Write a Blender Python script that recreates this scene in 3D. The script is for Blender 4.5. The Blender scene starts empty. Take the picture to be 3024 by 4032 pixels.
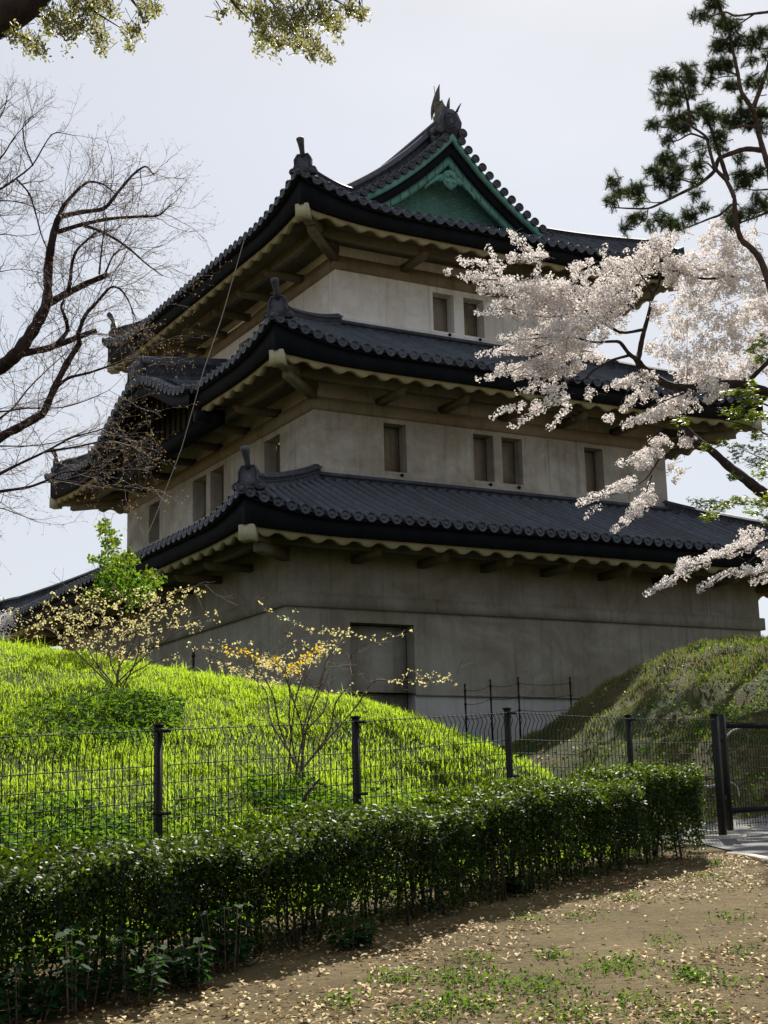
import bpy, math, random
import numpy as np
from mathutils import Matrix, Vector
R = math.radians
rng = np.random.default_rng(7)
random.seed(7)
S = bpy.context.scene
COL = S.collection

# ------------------------------------------------------------------ camera
F, PITCH, ROLL, AZ = 5824.15, 0.206135, -0.0266092, 1.054483
EYE = np.array([0.0, 0.0, 1.6])
fwv = np.array([0, math.cos(PITCH), math.sin(PITCH)])
r0 = np.array([1.0, 0, 0]); u0 = np.array([0, -math.sin(PITCH), math.cos(PITCH)])
rv = math.cos(ROLL)*r0 + math.sin(ROLL)*u0
uv = -math.sin(ROLL)*r0 + math.cos(ROLL)*u0
cam_d = bpy.data.cameras.new('camera'); cam = bpy.data.objects.new('camera', cam_d); COL.objects.link(cam)
cam_d.sensor_fit = 'HORIZONTAL'; cam_d.sensor_width = 36.0; cam_d.lens = 36.0*F/3024.0
cam_d.clip_start = 0.1; cam_d.clip_end = 2000
cam.matrix_world = Matrix(((rv[0], uv[0], -fwv[0], EYE[0]), (rv[1], uv[1], -fwv[1], EYE[1]), (rv[2], uv[2], -fwv[2], EYE[2]), (0, 0, 0, 1)))
S.camera = cam

# ------------------------------------------------------------------ sky, sun, exposure
SUN_AZ, SUN_EL = 10.0, 43.0
w = bpy.data.worlds.new('World'); S.world = w; w.use_nodes = True
nt = w.node_tree; nt.nodes.clear()
def N(t, ty, **kw):
    n = t.nodes.new(ty)
    for k, v in kw.items(): setattr(n, k, v)
    return n
out = N(nt, 'ShaderNodeOutputWorld'); mixs = N(nt, 'ShaderNodeMixShader')
sky = N(nt, 'ShaderNodeTexSky', sky_type='NISHITA', sun_disc=False, sun_elevation=R(SUN_EL), sun_rotation=R(SUN_AZ))
b1 = N(nt, 'ShaderNodeBackground'); b1.inputs[1].default_value = 0.062
b2 = N(nt, 'ShaderNodeBackground'); b2.inputs[1].default_value = 0.375
tc = N(nt, 'ShaderNodeTexCoord'); mp = N(nt, 'ShaderNodeMapping'); mp.inputs['Scale'].default_value = (1, 1, 2.5)
no = N(nt, 'ShaderNodeTexNoise'); no.inputs['Scale'].default_value = 2.2; no.inputs['Detail'].default_value = 5; no.inputs['Roughness'].default_value = .55
cr = N(nt, 'ShaderNodeValToRGB'); cr.color_ramp.elements[0].position = .3; cr.color_ramp.elements[0].color = (.70,)*3+(1,); cr.color_ramp.elements[1].position = .72; cr.color_ramp.elements[1].color = (.93,)*3+(1,)
cc = N(nt, 'ShaderNodeValToRGB'); cc.color_ramp.elements[0].color = (.83, .90, .97, 1); cc.color_ramp.elements[1].color = (.95, .945, 1.0, 1)
L = nt.links.new
L(tc.outputs['Generated'], mp.inputs[0]); L(mp.outputs[0], no.inputs['Vector']); L(no.outputs[0], cr.inputs[0]); L(no.outputs[0], cc.inputs[0])
L(sky.outputs[0], b1.inputs[0]); L(cc.outputs[0], b2.inputs[0]); L(cr.outputs[0], mixs.inputs[0]); L(b1.outputs[0], mixs.inputs[1]); L(b2.outputs[0], mixs.inputs[2]); L(mixs.outputs[0], out.inputs[0])
sd = bpy.data.lights.new('sun', 'SUN'); sd.energy = 5.0; sd.angle = R(.53); sd.color = (1, .94, .82)
so = bpy.data.objects.new('sun', sd); COL.objects.link(so)
TOSUN = Vector((math.sin(R(SUN_AZ))*math.cos(R(SUN_EL)), math.cos(R(SUN_AZ))*math.cos(R(SUN_EL)), math.sin(R(SUN_EL))))
so.rotation_euler = TOSUN.to_track_quat('Z', 'Y').to_euler(); so.location = (0, 0, 60)
S.view_settings.view_transform = 'Standard'; S.view_settings.look = 'None'; S.view_settings.exposure = 1.12; S.view_settings.gamma = 1.0
S.render.engine = 'CYCLES'
S.cycles.max_bounces = 8; S.cycles.transparent_max_bounces = 8; S.cycles.caustics_reflective = False; S.cycles.caustics_refractive = False

# ------------------------------------------------------------------ geometry helpers
def ray(x, y): return (x-1512)/F*rv - (y-2016)/F*uv + fwv             # photo pixel -> direction
K = 3024/1659.0
def at(x, y, Y):                                                       # picture coordinates (1659 wide) + distance -> world point
    d = ray(x*K, y*K); return EYE + d*(Y/d[1])
EX = np.array([math.sin(AZ), math.cos(AZ), 0]); EY = np.array([-math.cos(AZ), math.sin(AZ), 0])
ORG = EYE + ray(1125.5, 2384.5)*35.0
BZ = 3.8
def loc(p): q = np.asarray(p)-ORG; return np.array([q@EX, q@EY, q[2]])
def wor(x, y, z): return ORG + EX*x + EY*y + np.array([0, 0, z])
def on(px, py, n, c):                                                  # picture coordinates -> point on a plane of the turret frame
    d = loc(EYE); v = ray(px*K, py*K); dv = np.array([v@EX, v@EY, v[2]]); t = (c-d[n])/dv[n]; return d+dv*t

class MB:
    def __init__(s): s.v = []; s.f = []; s.n = 0
    def add(s, v, f):
        v = np.asarray(v, float).reshape(-1, 3)
        for ff in (f if isinstance(f, list) and len(f) and isinstance(f[0], np.ndarray) and f[0].ndim == 2 else [np.asarray(f)]):
            if len(ff): s.f.append(ff.astype(np.int64)+s.n)
        s.v.append(v); s.n += len(v); return s
    def box(s, a, b, rot=None, org=None):
        a = np.array(a, float); b = np.array(b, float)
        c = np.array([[a[0], a[1], a[2]], [b[0], a[1], a[2]], [b[0], b[1], a[2]], [a[0], b[1], a[2]], [a[0], a[1], b[2]], [b[0], a[1], b[2]], [b[0], b[1], b[2]], [a[0], b[1], b[2]]])
        if rot is not None: c = c@np.array(rot).T
        if org is not None: c = c+org
        return s.add(c, np.array([[0, 3, 2, 1], [4, 5, 6, 7], [0, 1, 5, 4], [1, 2, 6, 5], [2, 3, 7, 6], [3, 0, 4, 7]]))
    def grid(s, P):
        P = np.asarray(P, float); n, m = P.shape[:2]; i = np.arange(n*m).reshape(n, m)
        q = np.stack([i[:-1, :-1], i[1:, :-1], i[1:, 1:], i[:-1, 1:]], -1).reshape(-1, 4)
        return s.add(P.reshape(-1, 3), q)
    def ngon(s, P): return s.add(P, np.arange(len(P))[None])
    def prism(s, P, d):
        P = np.asarray(P, float); d = np.asarray(d, float); n = len(P)
        i = np.arange(n); j = (i+1) % n
        return s.add(np.vstack([P, P+d]), [np.arange(n)[::-1][None], np.arange(n, 2*n)[None], np.stack([i, j, j+n, i+n], -1)])
    def tube(s, pts, rad, k=6, caps=True, flat=1.0):
        pts = np.asarray(pts, float); n = len(pts); rad = np.broadcast_to(np.asarray(rad, float), (n,))
        t = np.gradient(pts, axis=0); t /= np.linalg.norm(t, axis=1)[:, None]+1e-12
        ref = np.array([0, 0, 1.0]) if abs(t[:, 2]).mean() < .85 else np.array([1.0, 0, 0])
        a = np.cross(t, ref); a /= np.linalg.norm(a, axis=1)[:, None]+1e-9; b = np.cross(a, t)
        th = np.arange(k)*2*math.pi/k
        V = pts[:, None]+rad[:, None, None]*(a[:, None]*np.cos(th)[None, :, None]+flat*b[:, None]*np.sin(th)[None, :, None])
        i = np.arange(n*k).reshape(n, k); j = np.roll(i, -1, 1)
        q = np.stack([i[:-1], j[:-1], j[1:], i[1:]], -1).reshape(-1, 4)
        fs = [q]
        if caps and k >= 3: fs += [i[0][::-1][None], i[-1][None]]
        return s.add(V.reshape(-1, 3), fs)
    def sweep(s, pts, prof, closed=True):                              # prof: (side, up) list
        pts = np.asarray(pts, float); n = len(pts); prof = np.asarray(prof, float)
        t = np.gradient(pts, axis=0); h = t.copy(); h[:, 2] = 0; h /= np.linalg.norm(h, axis=1)[:, None]+1e-9
        sd_ = np.stack([h[:, 1], -h[:, 0], 0*h[:, 0]], -1); upv = np.array([0, 0, 1.0])
        V = pts[:, None]+sd_[:, None]*prof[None, :, 0:1]+upv*prof[None, :, 1:2]
        k = len(prof); i = np.arange(n*k).reshape(n, k); j = np.roll(i, -1, 1)
        q = np.stack([i[:-1], i[1:], j[1:], j[:-1]], -1).reshape(-1, 4)
        return s.add(V.reshape(-1, 3), [q, i[0][None], i[-1][::-1][None]])
    def build(s, name, mat, parent=None, off=(0, 0, 0), smooth=False):
        me = bpy.data.meshes.new(name)
        V = np.concatenate(s.v)+np.asarray(off, float)
        me.vertices.add(len(V)); me.vertices.foreach_set('co', V.astype(np.float32).ravel())
        tot = np.concatenate([np.full(len(f), f.shape[1]) for f in s.f]); lp = np.concatenate([f.ravel() for f in s.f])
        me.loops.add(len(lp)); me.loops.foreach_set('vertex_index', lp.astype(np.int32))
        me.polygons.add(len(tot)); st = np.concatenate([[0], np.cumsum(tot)[:-1]])
        me.polygons.foreach_set('loop_start', st.astype(np.int32)); me.polygons.foreach_set('loop_total', tot.astype(np.int32))
        if smooth: me.polygons.foreach_set('use_smooth', np.ones(len(tot), bool))
        me.update(calc_edges=True); me.materials.append(mat)
        o = bpy.data.objects.new(name, me); COL.objects.link(o)
        if parent is not None: o.parent = parent
        return o
def build_multi(name, items, parent=None, off=(0, 0, 0)):               # one part made of several materials
    mb = MB(); idx = []
    for b, m in items:
        if not b.v: continue
        k = 0
        V = np.concatenate(b.v)
        for f in b.f: k += len(f)
        base = mb.n; mb.v.append(V); mb.n += len(V)
        for f in b.f: mb.f.append(f+base)
        idx.append((k, m))
    o = mb.build(name, idx[0][1], parent, off)
    for _, m in idx[1:]: o.data.materials.append(m)
    o.data.polygons.foreach_set('material_index', np.concatenate([np.full(k, i) for i, (k, _) in enumerate(idx)]).astype(np.int32)); return o
def tag(o, label=None, cat=None, group=None, kind=None):
    for k, v in (('label', label), ('category', cat), ('group', group), ('kind', kind)):
        if v: o[k] = v
    return o
def empty(name, p, rz=0, **kw):
    o = bpy.data.objects.new(name, None); COL.objects.link(o); o.location = tuple(map(float, p)); o.rotation_euler = (0, 0, rz); o.empty_display_size = .3
    return tag(o, **kw)
def unit(v): return v/(np.linalg.norm(v, axis=-1, keepdims=True)+1e-12)
def leaves(mb, C, D, Nn, ln, wd, shape=6, fold=0.0):                   # leaf shaped faces: centre, long axis, normal, length, width
    C = np.asarray(C, float); n = len(C); D = unit(D); B = unit(np.cross(Nn, D)); U = np.cross(D, B)
    ln = np.broadcast_to(ln, (n,))[:, None]; wd = np.broadcast_to(wd, (n,))[:, None]
    if shape == 6: pr = [(-.5, 0), (-.2, .42), (.18, .40), (.5, 0), (.18, -.40), (-.2, -.42)]
    elif shape == 9: pr = [(-.46, 0), (-.5, .20), (-.36, .42), (-.22, .40), (-.12, .46), (.02, .34), (.12, .35), (.26, .18), (.5, 0), (.26, -.18), (.12, -.35), (.02, -.34), (-.12, -.46), (-.22, -.40), (-.36, -.42), (-.5, -.20)]
    elif shape == 4: pr = [(-.5, 0), (0, .5), (.5, 0), (0, -.5)]
    else: pr = [(-.5, .5), (.5, 0), (-.5, -.5)]
    V = np.stack([C+D*ln*a+B*wd*b+U*wd*abs(b)*fold for a, b in pr], 1)
    k = len(pr)
    mb.add(V.reshape(-1, 3), np.arange(n*k).reshape(n, k))
def rdir(n): return unit(rng.normal(size=(n, 3)))

# ------------------------------------------------------------------ materials
def mat(name): 
    m = bpy.data.materials.new(name); m.use_nodes = True; t = m.node_tree; t.nodes.clear()
    o = N(t, 'ShaderNodeOutputMaterial'); p = N(t, 'ShaderNodeBsdfPrincipled'); t.links.new(p.outputs[0], o.inputs[0]); return m, t, p, o
def ramp(t, src, stops):
    r = N(t, 'ShaderNodeValToRGB'); e = r.color_ramp.elements
    while len(e) < len(stops): e.new(.5)
    for i, (ps, c) in enumerate(stops): e[i].position = ps; e[i].color = tuple(c)+(1,)
    t.links.new(src, r.inputs[0]); return r.outputs[0]
def noise(t, scale, det=5, rough=.6, stretch=(1, 1, 1), dist=0):
    tc = N(t, 'ShaderNodeTexCoord'); mp = N(t, 'ShaderNodeMapping'); mp.inputs['Scale'].default_value = stretch
    n = N(t, 'ShaderNodeTexNoise'); n.inputs['Scale'].default_value = scale; n.inputs['Detail'].default_value = det; n.inputs['Roughness'].default_value = rough; n.inputs['Distortion'].default_value = dist
    t.links.new(tc.outputs['Object'], mp.inputs[0]); t.links.new(mp.outputs[0], n.inputs['Vector']); return n.outputs[0]
def mixc(t, fac, a, b, mode='MIX'):
    m = N(t, 'ShaderNodeMix', data_type='RGBA', blend_type=mode)
    if isinstance(fac, (int, float)): m.inputs[0].default_value = fac
    else: t.links.new(fac, m.inputs[0])
    for i, c in ((6, a), (7, b)):
        if isinstance(c, tuple): m.inputs[i].default_value = c+(1,)
        else: t.links.new(c, m.inputs[i])
    return m.outputs[2]
def bump(t, p, src, st=.3, d=.02):
    b = N(t, 'ShaderNodeBump'); b.inputs['Strength'].default_value = st; b.inputs['Distance'].default_value = d
    t.links.new(src, b.inputs['Height']); t.links.new(b.outputs[0], p.inputs['Normal'])
def noisy(name, stops, scale, rough=.7, det=6, stretch=(1, 1, 1), bs=.2, bd=.01, spec=.3, bscale=None):
    m, t, p, o = mat(name); n = noise(t, scale, det, .62, stretch); t.links.new(ramp(t, n, stops), p.inputs['Base Color'])
    p.inputs['Roughness'].default_value = rough; p.inputs['Specular IOR Level'].default_value = spec
    if bs: bump(t, p, noise(t, bscale or scale*6, 4), bs, bd)
    return m
def plaster(name, base, stain, amt=.5):
    m, t, p, o = mat(name)
    a = noise(t, .55, 8, .65, (1, 1, 1.3), .8); b = noise(t, 2.2, 8, .7, (1, 1, .22)); c = noise(t, 9, 5, .7)
    col = mixc(t, ramp(t, a, [(.40, (0,)*3), (.62, (amt,)*3)]), base, stain)
    col = mixc(t, ramp(t, b, [(.50, (0,)*3), (.78, (amt*.7,)*3)]), col, tuple(x*.62 for x in stain))
    col = mixc(t, ramp(t, c, [(.3, (.0,)*3), (.75, (.28,)*3)]), col, tuple(min(1, x*1.25) for x in base))
    st_ = noise(t, 7, 3, .5, (1, 1, .045)); col = mixc(t, ramp(t, st_, [(.56, (0,)*3), (.74, (.55*amt,)*3)]), col, tuple(x*.55 for x in stain))
    t.links.new(col, p.inputs['Base Color']); p.inputs['Roughness'].default_value = .92; p.inputs['Specular IOR Level'].default_value = .15
    bump(t, p, noise(t, 14, 6), .25, .01); return m
def leafmat(name, cols, tr, trf=.5, rough=.45, spec=.5):                # leaves that let light through; colour differs from leaf to leaf
    m, t, p, o = mat(name); g = N(t, 'ShaderNodeNewGeometry'); c = ramp(t, g.outputs['Random Per Island'], [(i/(len(cols)-1), k) for i, k in enumerate(cols)])
    t.links.new(c, p.inputs['Base Color']); p.inputs['Roughness'].default_value = rough; p.inputs['Specular IOR Level'].default_value = spec
    ts = N(t, 'ShaderNodeBsdfTranslucent'); ct = mixc(t, .55, c, tr); t.links.new(ct, ts.inputs[0])
    ms = N(t, 'ShaderNodeMixShader'); ms.inputs[0].default_value = trf
    t.links.new(p.outputs[0], ms.inputs[1]); t.links.new(ts.outputs[0], ms.inputs[2]); t.links.new(ms.outputs[0], o.inputs[0]); return m
M = {}
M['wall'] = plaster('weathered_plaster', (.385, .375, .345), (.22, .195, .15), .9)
M['upper'] = plaster('upper_plaster', (.68, .68, .675), (.46, .43, .38), .7)  # lighter plaster tone for the top storey
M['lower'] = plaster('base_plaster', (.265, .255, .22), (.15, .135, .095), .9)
M['foot'] = plaster('foot_plaster', (.36, .36, .36), (.24, .23, .21), .6)
M['eave'] = plaster('eave_plaster', (.34, .315, .20), (.22, .19, .11), .7)
M['soffit'] = plaster('soffit_plaster', (.165, .15, .11), (.10, .085, .055), .8)  # deep shade under the eaves is put into this darker colour
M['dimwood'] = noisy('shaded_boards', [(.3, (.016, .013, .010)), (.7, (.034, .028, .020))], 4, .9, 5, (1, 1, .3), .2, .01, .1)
M['band'] = plaster('band_plaster', (.26, .23, .17), (.16, .13, .08), .85)  # yellower and darker than the walls: warm bounce light put into the colour
M['beamend'] = plaster('beam_plaster', (.36, .345, .24), (.25, .23, .145), .5)
M['shutter'] = plaster('shutter_plaster', (.25, .225, .18), (.13, .10, .068), .95)
M['tile'] = noisy('dark_roof_tile', [(.25, (.008, .012, .020)), (.5, (.017, .024, .040)), (.8, (.038, .050, .078))], 3.5, .38, 8, bs=.25, bd=.01, spec=.5)
t_ = M['tile'].node_tree; p_ = t_.nodes['Principled BSDF']; src = p_.inputs['Base Color'].links[0].from_socket; gi = N(t_, 'ShaderNodeNewGeometry')
rv_ = ramp(t_, gi.outputs['Random Per Island'], [(0, (.55, .6, .62)), (.5, (1, 1, 1)), (1, (1.55, 1.5, 1.45))]); t_.links.new(mixc(t_, 1.0, src, rv_, 'MULTIPLY'), p_.inputs['Base Color'])
M['ridge'] = noisy('ridge_tile', [(.25, (.018, .020, .028)), (.55, (.045, .050, .066)), (.8, (.11, .118, .14))], 5, .62, 8, bs=.3, bd=.01, spec=.3)
M['black'] = noisy('black_board', [(.3, (.003, .004, .006)), (.7, (.008, .010, .014))], 2.5, .75, 6, (1, 1, .3), .15, .005, .1)
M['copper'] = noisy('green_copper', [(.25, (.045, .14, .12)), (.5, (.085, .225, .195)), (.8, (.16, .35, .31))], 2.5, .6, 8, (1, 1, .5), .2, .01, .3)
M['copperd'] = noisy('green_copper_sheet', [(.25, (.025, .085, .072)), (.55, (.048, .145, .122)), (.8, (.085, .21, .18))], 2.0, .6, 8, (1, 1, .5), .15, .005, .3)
M['bronze'] = noisy('weathered_finial', [(.3, (.05, .042, .032)), (.6, (.11, .098, .078)), (.85, (.20, .18, .15))], 9, .7, 6, bs=.4, bd=.02)
M['steel'] = noisy('brown_black_paint', [(.3, (.005, .004, .004)), (.7, (.012, .009, .009))], 12, .55, 4, bs=.1, bd=.002, spec=.2)
M['wire'] = noisy('dark_green_wire', [(.3, (.004, .010, .007)), (.7, (.008, .018, .012))], 8, .75, 3, bs=0, spec=.1)
M['rope'] = noisy('grey_cable', [(.3, (.20, .19, .17)), (.7, (.34, .32, .29))], 30, .8, 3, bs=0)
M['concrete'] = noisy('pale_concrete', [(.3, (.28, .25, .20)), (.7, (.46, .42, .35))], 8, .85, 8, bs=.3, bd=.005)
M['bark'] = noisy('dark_bark', [(.3, (.020, .014, .012)), (.6, (.045, .032, .027)), (.85, (.09, .07, .058))], 14, .9, 8, (1, 1, .35), .8, .02, .15)
M['barkr'] = noisy('red_bark', [(.3, (.016, .010, .010)), (.6, (.038, .022, .022)), (.85, (.085, .06, .055))], 16, .85, 8, (1, 1, .5), .7, .015, .2)
M['barkp'] = noisy('pine_bark', [(.3, (.05, .035, .03)), (.6, (.11, .078, .068)), (.85, (.18, .14, .12))], 16, .9, 8, (1, 1, .5), .9, .02, .1)
M['twigr'] = noisy('reddish_twig', [(.3, (.07, .05, .05)), (.7, (.17, .13, .13))], 20, .8, 3, bs=0)
M['twig'] = noisy('shrub_twig', [(.3, (.06, .04, .03)), (.7, (.15, .11, .08))], 20, .85, 4, bs=.3, bd=.003)
M['grass'] = leafmat('sunlit_grass', [(.032, .080, .006), (.08, .165, .010), (.12, .205, .013), (.16, .215, .026), (.24, .22, .08), (.05, .11, .012)], (.46, .66, .022), .63, .6, .15)
M['grassd'] = leafmat('mound_grass', [(.03, .055, .010), (.055, .085, .014), (.10, .105, .035), (.15, .12, .06), (.12, .085, .04)], (.22, .28, .03), .45, .6, .15)
M['weed'] = leafmat('weed_leaf', [(.012, .040, .006), (.025, .07, .010), (.05, .11, .014)], (.20, .38, .015), .42, .85, .05)
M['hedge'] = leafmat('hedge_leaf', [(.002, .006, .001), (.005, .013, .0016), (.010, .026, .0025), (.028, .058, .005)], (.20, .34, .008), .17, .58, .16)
M['hedge_lit'] = leafmat('sunlit_hedge_leaf', [(.014, .036, .003), (.032, .07, .005), (.055, .105, .008), (.085, .135, .012)], (.30, .46, .012), .30, .58, .18)  # brighter copy of the hedge leaf: light on the hedge top is in the colour
M['nettle'] = leafmat('nettle_leaf', [(.005, .024, .006), (.010, .036, .009), (.018, .052, .012)], (.08, .2, .02), .25, .8, .08)
M['pine'] = leafmat('pine_needle', [(.010, .020, .007), (.020, .038, .011), (.038, .062, .016), (.062, .078, .022)], (.11, .16, .025), .28, .5, .25)
M['petal'] = leafmat('cherry_petal', [(.66, .59, .61), (.76, .72, .72), (.82, .80, .76), (.72, .66, .68)], (.86, .80, .74), .32, .8, .1)
M['maple'] = leafmat('maple_leaf', [(.035, .075, .008), (.06, .115, .010), (.10, .15, .014), (.12, .09, .02)], (.28, .36, .015), .48, .5, .3)
M['camphor'] = leafmat('overhead_leaf', [(.05, .06, .015), (.10, .11, .025), (.16, .15, .04), (.11, .06, .03), (.15, .18, .05), (.03, .035, .015)], (.48, .46, .12), .45, .42, .45)
M['bud'] = leafmat('brown_bud', [(.12, .07, .04), (.24, .16, .08), (.36, .26, .12), (.15, .06, .05)], (.40, .28, .10), .35, .6, .2)
M['yellow'] = leafmat('yellow_blossom', [(.40, .32, .13), (.56, .50, .24), (.62, .58, .34), (.46, .33, .12)], (.80, .72, .30), .42, .7, .15)
M['gold'] = leafmat('golden_leaf', [(.48, .28, .02), (.55, .42, .03), (.40, .40, .04)], (.75, .50, .03), .5, .6, .2)
M['litter'] = leafmat('fallen_leaf', [(.04, .022, .010), (.12, .068, .024), (.27, .18, .07), (.46, .37, .18), (.20, .08, .016), (.36, .28, .13), (.52, .44, .26)], (.28, .18, .05), .15, .7, .12)
M['asphalt'] = noisy('asphalt', [(.3, (.055, .055, .06)), (.7, (.10, .10, .105))], 60, .85, 4, bs=.6, bd=.005, spec=.3)
def soil(name, stops, patch=None):
    m, t, p, o = mat(name); a = noise(t, 1.2, 10, .7); c = ramp(t, a, stops)
    fine = noise(t, 22, 6, .7); c = mixc(t, ramp(t, fine, [(.35, (.55,)*3), (.7, (0,)*3)]), c, tuple(x*.5 for x in stops[0][1]))
    if patch: c = mixc(t, ramp(t, noise(t, .45, 4, .6), [(.45, (0,)*3), (.6, (1,)*3)]), c, patch)
    t.links.new(c, p.inputs['Base Color']); p.inputs['Roughness'].default_value = .95; p.inputs['Specular IOR Level'].default_value = .1
    bump(t, p, noise(t, 9, 10, .75), .9, .06); return m
M['dirt'] = soil('bare_dirt', [(.3, (.092, .066, .029)), (.55, (.170, .128, .062)), (.75, (.245, .19, .098))])
M['mound'] = soil('mound_soil', [(.3, (.02, .04, .006)), (.55, (.045, .075, .010)), (.75, (.07, .095, .014))])
M['mound_r'] = soil('dry_mound_soil', [(.3, (.035, .032, .014)), (.55, (.075, .062, .028)), (.75, (.12, .09, .045))], (.025, .038, .010))

# ------------------------------------------------------------------ terrain
FD = np.array([1.28, 1.483]); FP0 = np.array([-1.54, 9.93]); FLEN = np.linalg.norm(FD); FU = FD/FLEN; FN = np.array([-FU[1], FU[0]])   # fence line, FN points away from the camera
def base_z(X, Y):
    X = np.asarray(X, float); Y = np.asarray(Y, float)
    Yc = np.clip(Y, -8, 60)
    return np.where(Yc < 12.5, .985+.092*(Yc-9.93), 1.2214+.034*(np.minimum(Yc, 17)-12.5))
cp = []
for t in np.arange(-5, 5.1, .5):
    q = FP0+FD*t+FN*.25; cp.append((q[0], q[1], float(base_z(*q))))
V3 = lambda *q: [tuple(at(x, y, Y)) for x, y, Y in q]
cp += V3((0, 1402, 18.5), (170, 1422, 18.8), (340, 1452, 19.2), (480, 1472, 19.4), (600, 1492, 19.4), (740, 1517, 19.2), (870, 1547, 18.8), (1000, 1597, 18), (1100, 1642, 17), (1165, 1668, 16.4))
cp += [(-6.6, 18, 4.0), (-9, 17, 3.9), (-10, 13, 2.0), (-4.6, 14.3, 2.45), (-2.6, 14.6, 2.35), (-.9, 15, 2.15), (.6, 15.6, 1.85), (-5.5, 12, 1.7), (-3.2, 12.4, 1.75), (-1.4, 12.8, 1.72), (.3, 14, 1.6)]
cp += [(-7, 23, 4.2), (-4, 23, 3.8), (-1.5, 23.5, 3.4), (.4, 23, 2.9), (-6.5, 30, 4.1), (-2, 31, 3.7), (0, 30, 3.2), (-3.5, 34, 4.2), (-.5, 34.6, 3.8), (-9, 36, 4.3), (-12, 42, 4.4), (-12, 26, 4.2)]
cp += [(2.65, 37.3, 3.3), (2.3, 33, 2.8), (2.0, 27, 2.2), (2.0, 22, 1.8), (2.3, 18.5, 1.5), (2.6, 16.6, 1.4)]
cp += V3((1112, 1606, 30), (1200, 1552, 29.5), (1300, 1494, 27.2), (1400, 1452, 26.2), (1500, 1417, 26), (1640, 1390, 26), (1190, 1625, 24))
cp += [(3.3, 20.5, 2.15), (4.7, 21, 2.65), (3.95, 18.6, 1.62), (6.3, 20.5, 2.7), (9, 21, 2.9), (5.6, 23.5, 3.6), (8.5, 24, 4.2), (10, 28, 4.9), (12, 34, 5.2), (4.5, 31, 3.7), (7, 31, 4.3), (7.4, 39.7, 4.4), (10.5, 41.4, 4.9), (5.5, 38.4, 3.9), (5, 17.3, 1.38), (8, 18, 1.5), (12, 19, 1.6), (3.4, 16.6, 1.38), (14, 26, 4.8)]
cp = np.array(cp)
def tpsU(r2): return np.where(r2 > 1e-9, .5*r2*np.log(np.maximum(r2, 1e-9)), 0)
nC = len(cp); A = np.zeros((nC+3, nC+3)); d2 = ((cp[:, None, :2]-cp[None, :, :2])**2).sum(-1)
A[:nC, :nC] = tpsU(d2)+np.eye(nC)*.05; A[:nC, nC] = 1; A[:nC, nC+1:] = cp[:, :2]; A[nC, :nC] = 1; A[nC+1:, :nC] = cp[:, :2].T
TW = np.linalg.solve(A, np.concatenate([cp[:, 2], np.zeros(3)]))
def mound_z(X, Y):
    X = np.asarray(X, float); sh = X.shape; x = X.ravel(); y = np.asarray(Y, float).ravel(); o = np.empty(len(x))
    for i in range(0, len(x), 20000):
        a = x[i:i+20000]; b = y[i:i+20000]; r2 = (a[:, None]-cp[None, :, 0])**2+(b[:, None]-cp[None, :, 1])**2
        o[i:i+20000] = tpsU(r2)@TW[:nC]+TW[nC]+TW[nC+1]*a+TW[nC+2]*b
    rt = np.clip((x-2.3)*1.2, 0, 1)*np.clip((y-17.5)*.5, 0, 1)
    o += (.03+.05*rt)*np.sin(x*2.1+.7*y)*np.sin(y*1.7-.4*x)+(.02+.04*rt)*np.sin(x*5.3-1.1*y+1)*np.sin(y*4.1+.8*x)+.02*rt*np.sin(x*11+y*3)*np.sin(y*9-x*2)
    return o.reshape(sh)
def fdist(X, Y): return (np.asarray(X)-FP0[0])*FN[0]+(np.asarray(Y)-FP0[1])*FN[1]
def terr(X, Y):
    d = fdist(X, Y); s = np.clip(d/.8, 0, 1); s = s*s*(3-2*s)
    return base_z(X, Y)*(1-s)+mound_z(X, Y)*s
gx = np.arange(-16, 16.01, .2); gy = np.arange(-6, 46.01, .2); GX, GY = np.meshgrid(gx, gy, indexing='ij'); GZ = terr(GX, GY)
GP = np.stack([GX, GY, GZ], -1)
ii = np.arange(GX.size).reshape(GX.shape); quads = np.stack([ii[:-1, :-1], ii[1:, :-1], ii[1:, 1:], ii[:-1, 1:]], -1).reshape(-1, 4)
cen = GP.reshape(-1, 3)[quads].mean(1); dq = fdist(cen[:, 0], cen[:, 1])
valley = 2.15+.02*(cen[:, 1]-20)
def submesh(mb, sel):
    q = quads[sel]; u, inv = np.unique(q, return_inverse=True); mb.add(GP.reshape(-1, 3)[u], inv.reshape(-1, 4)); return mb
g = submesh(MB(), dq <= .1)
edge = np.concatenate([GP[:, 0], GP[-1, 1:], GP[::-1, -1][1:], GP[0, ::-1][1:]]); far = edge.copy(); far[:, :2] = unit(edge[:, :2]-[0, 20])*600+[0, 20]; far[:, 2] = .6
g.grid(np.stack([edge, far], 1)[::-1])
tag(g.build('ground', M['dirt'], smooth=True), kind='structure')
tag(submesh(MB(), (dq > .1) & (cen[:, 0] <= valley)).build('grassy_mound', M['mound'], smooth=True), kind='structure')
tag(submesh(MB(), (dq > .1) & (cen[:, 0] > valley)).build('dry_mound', M['mound_r'], smooth=True), kind='structure')

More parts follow.
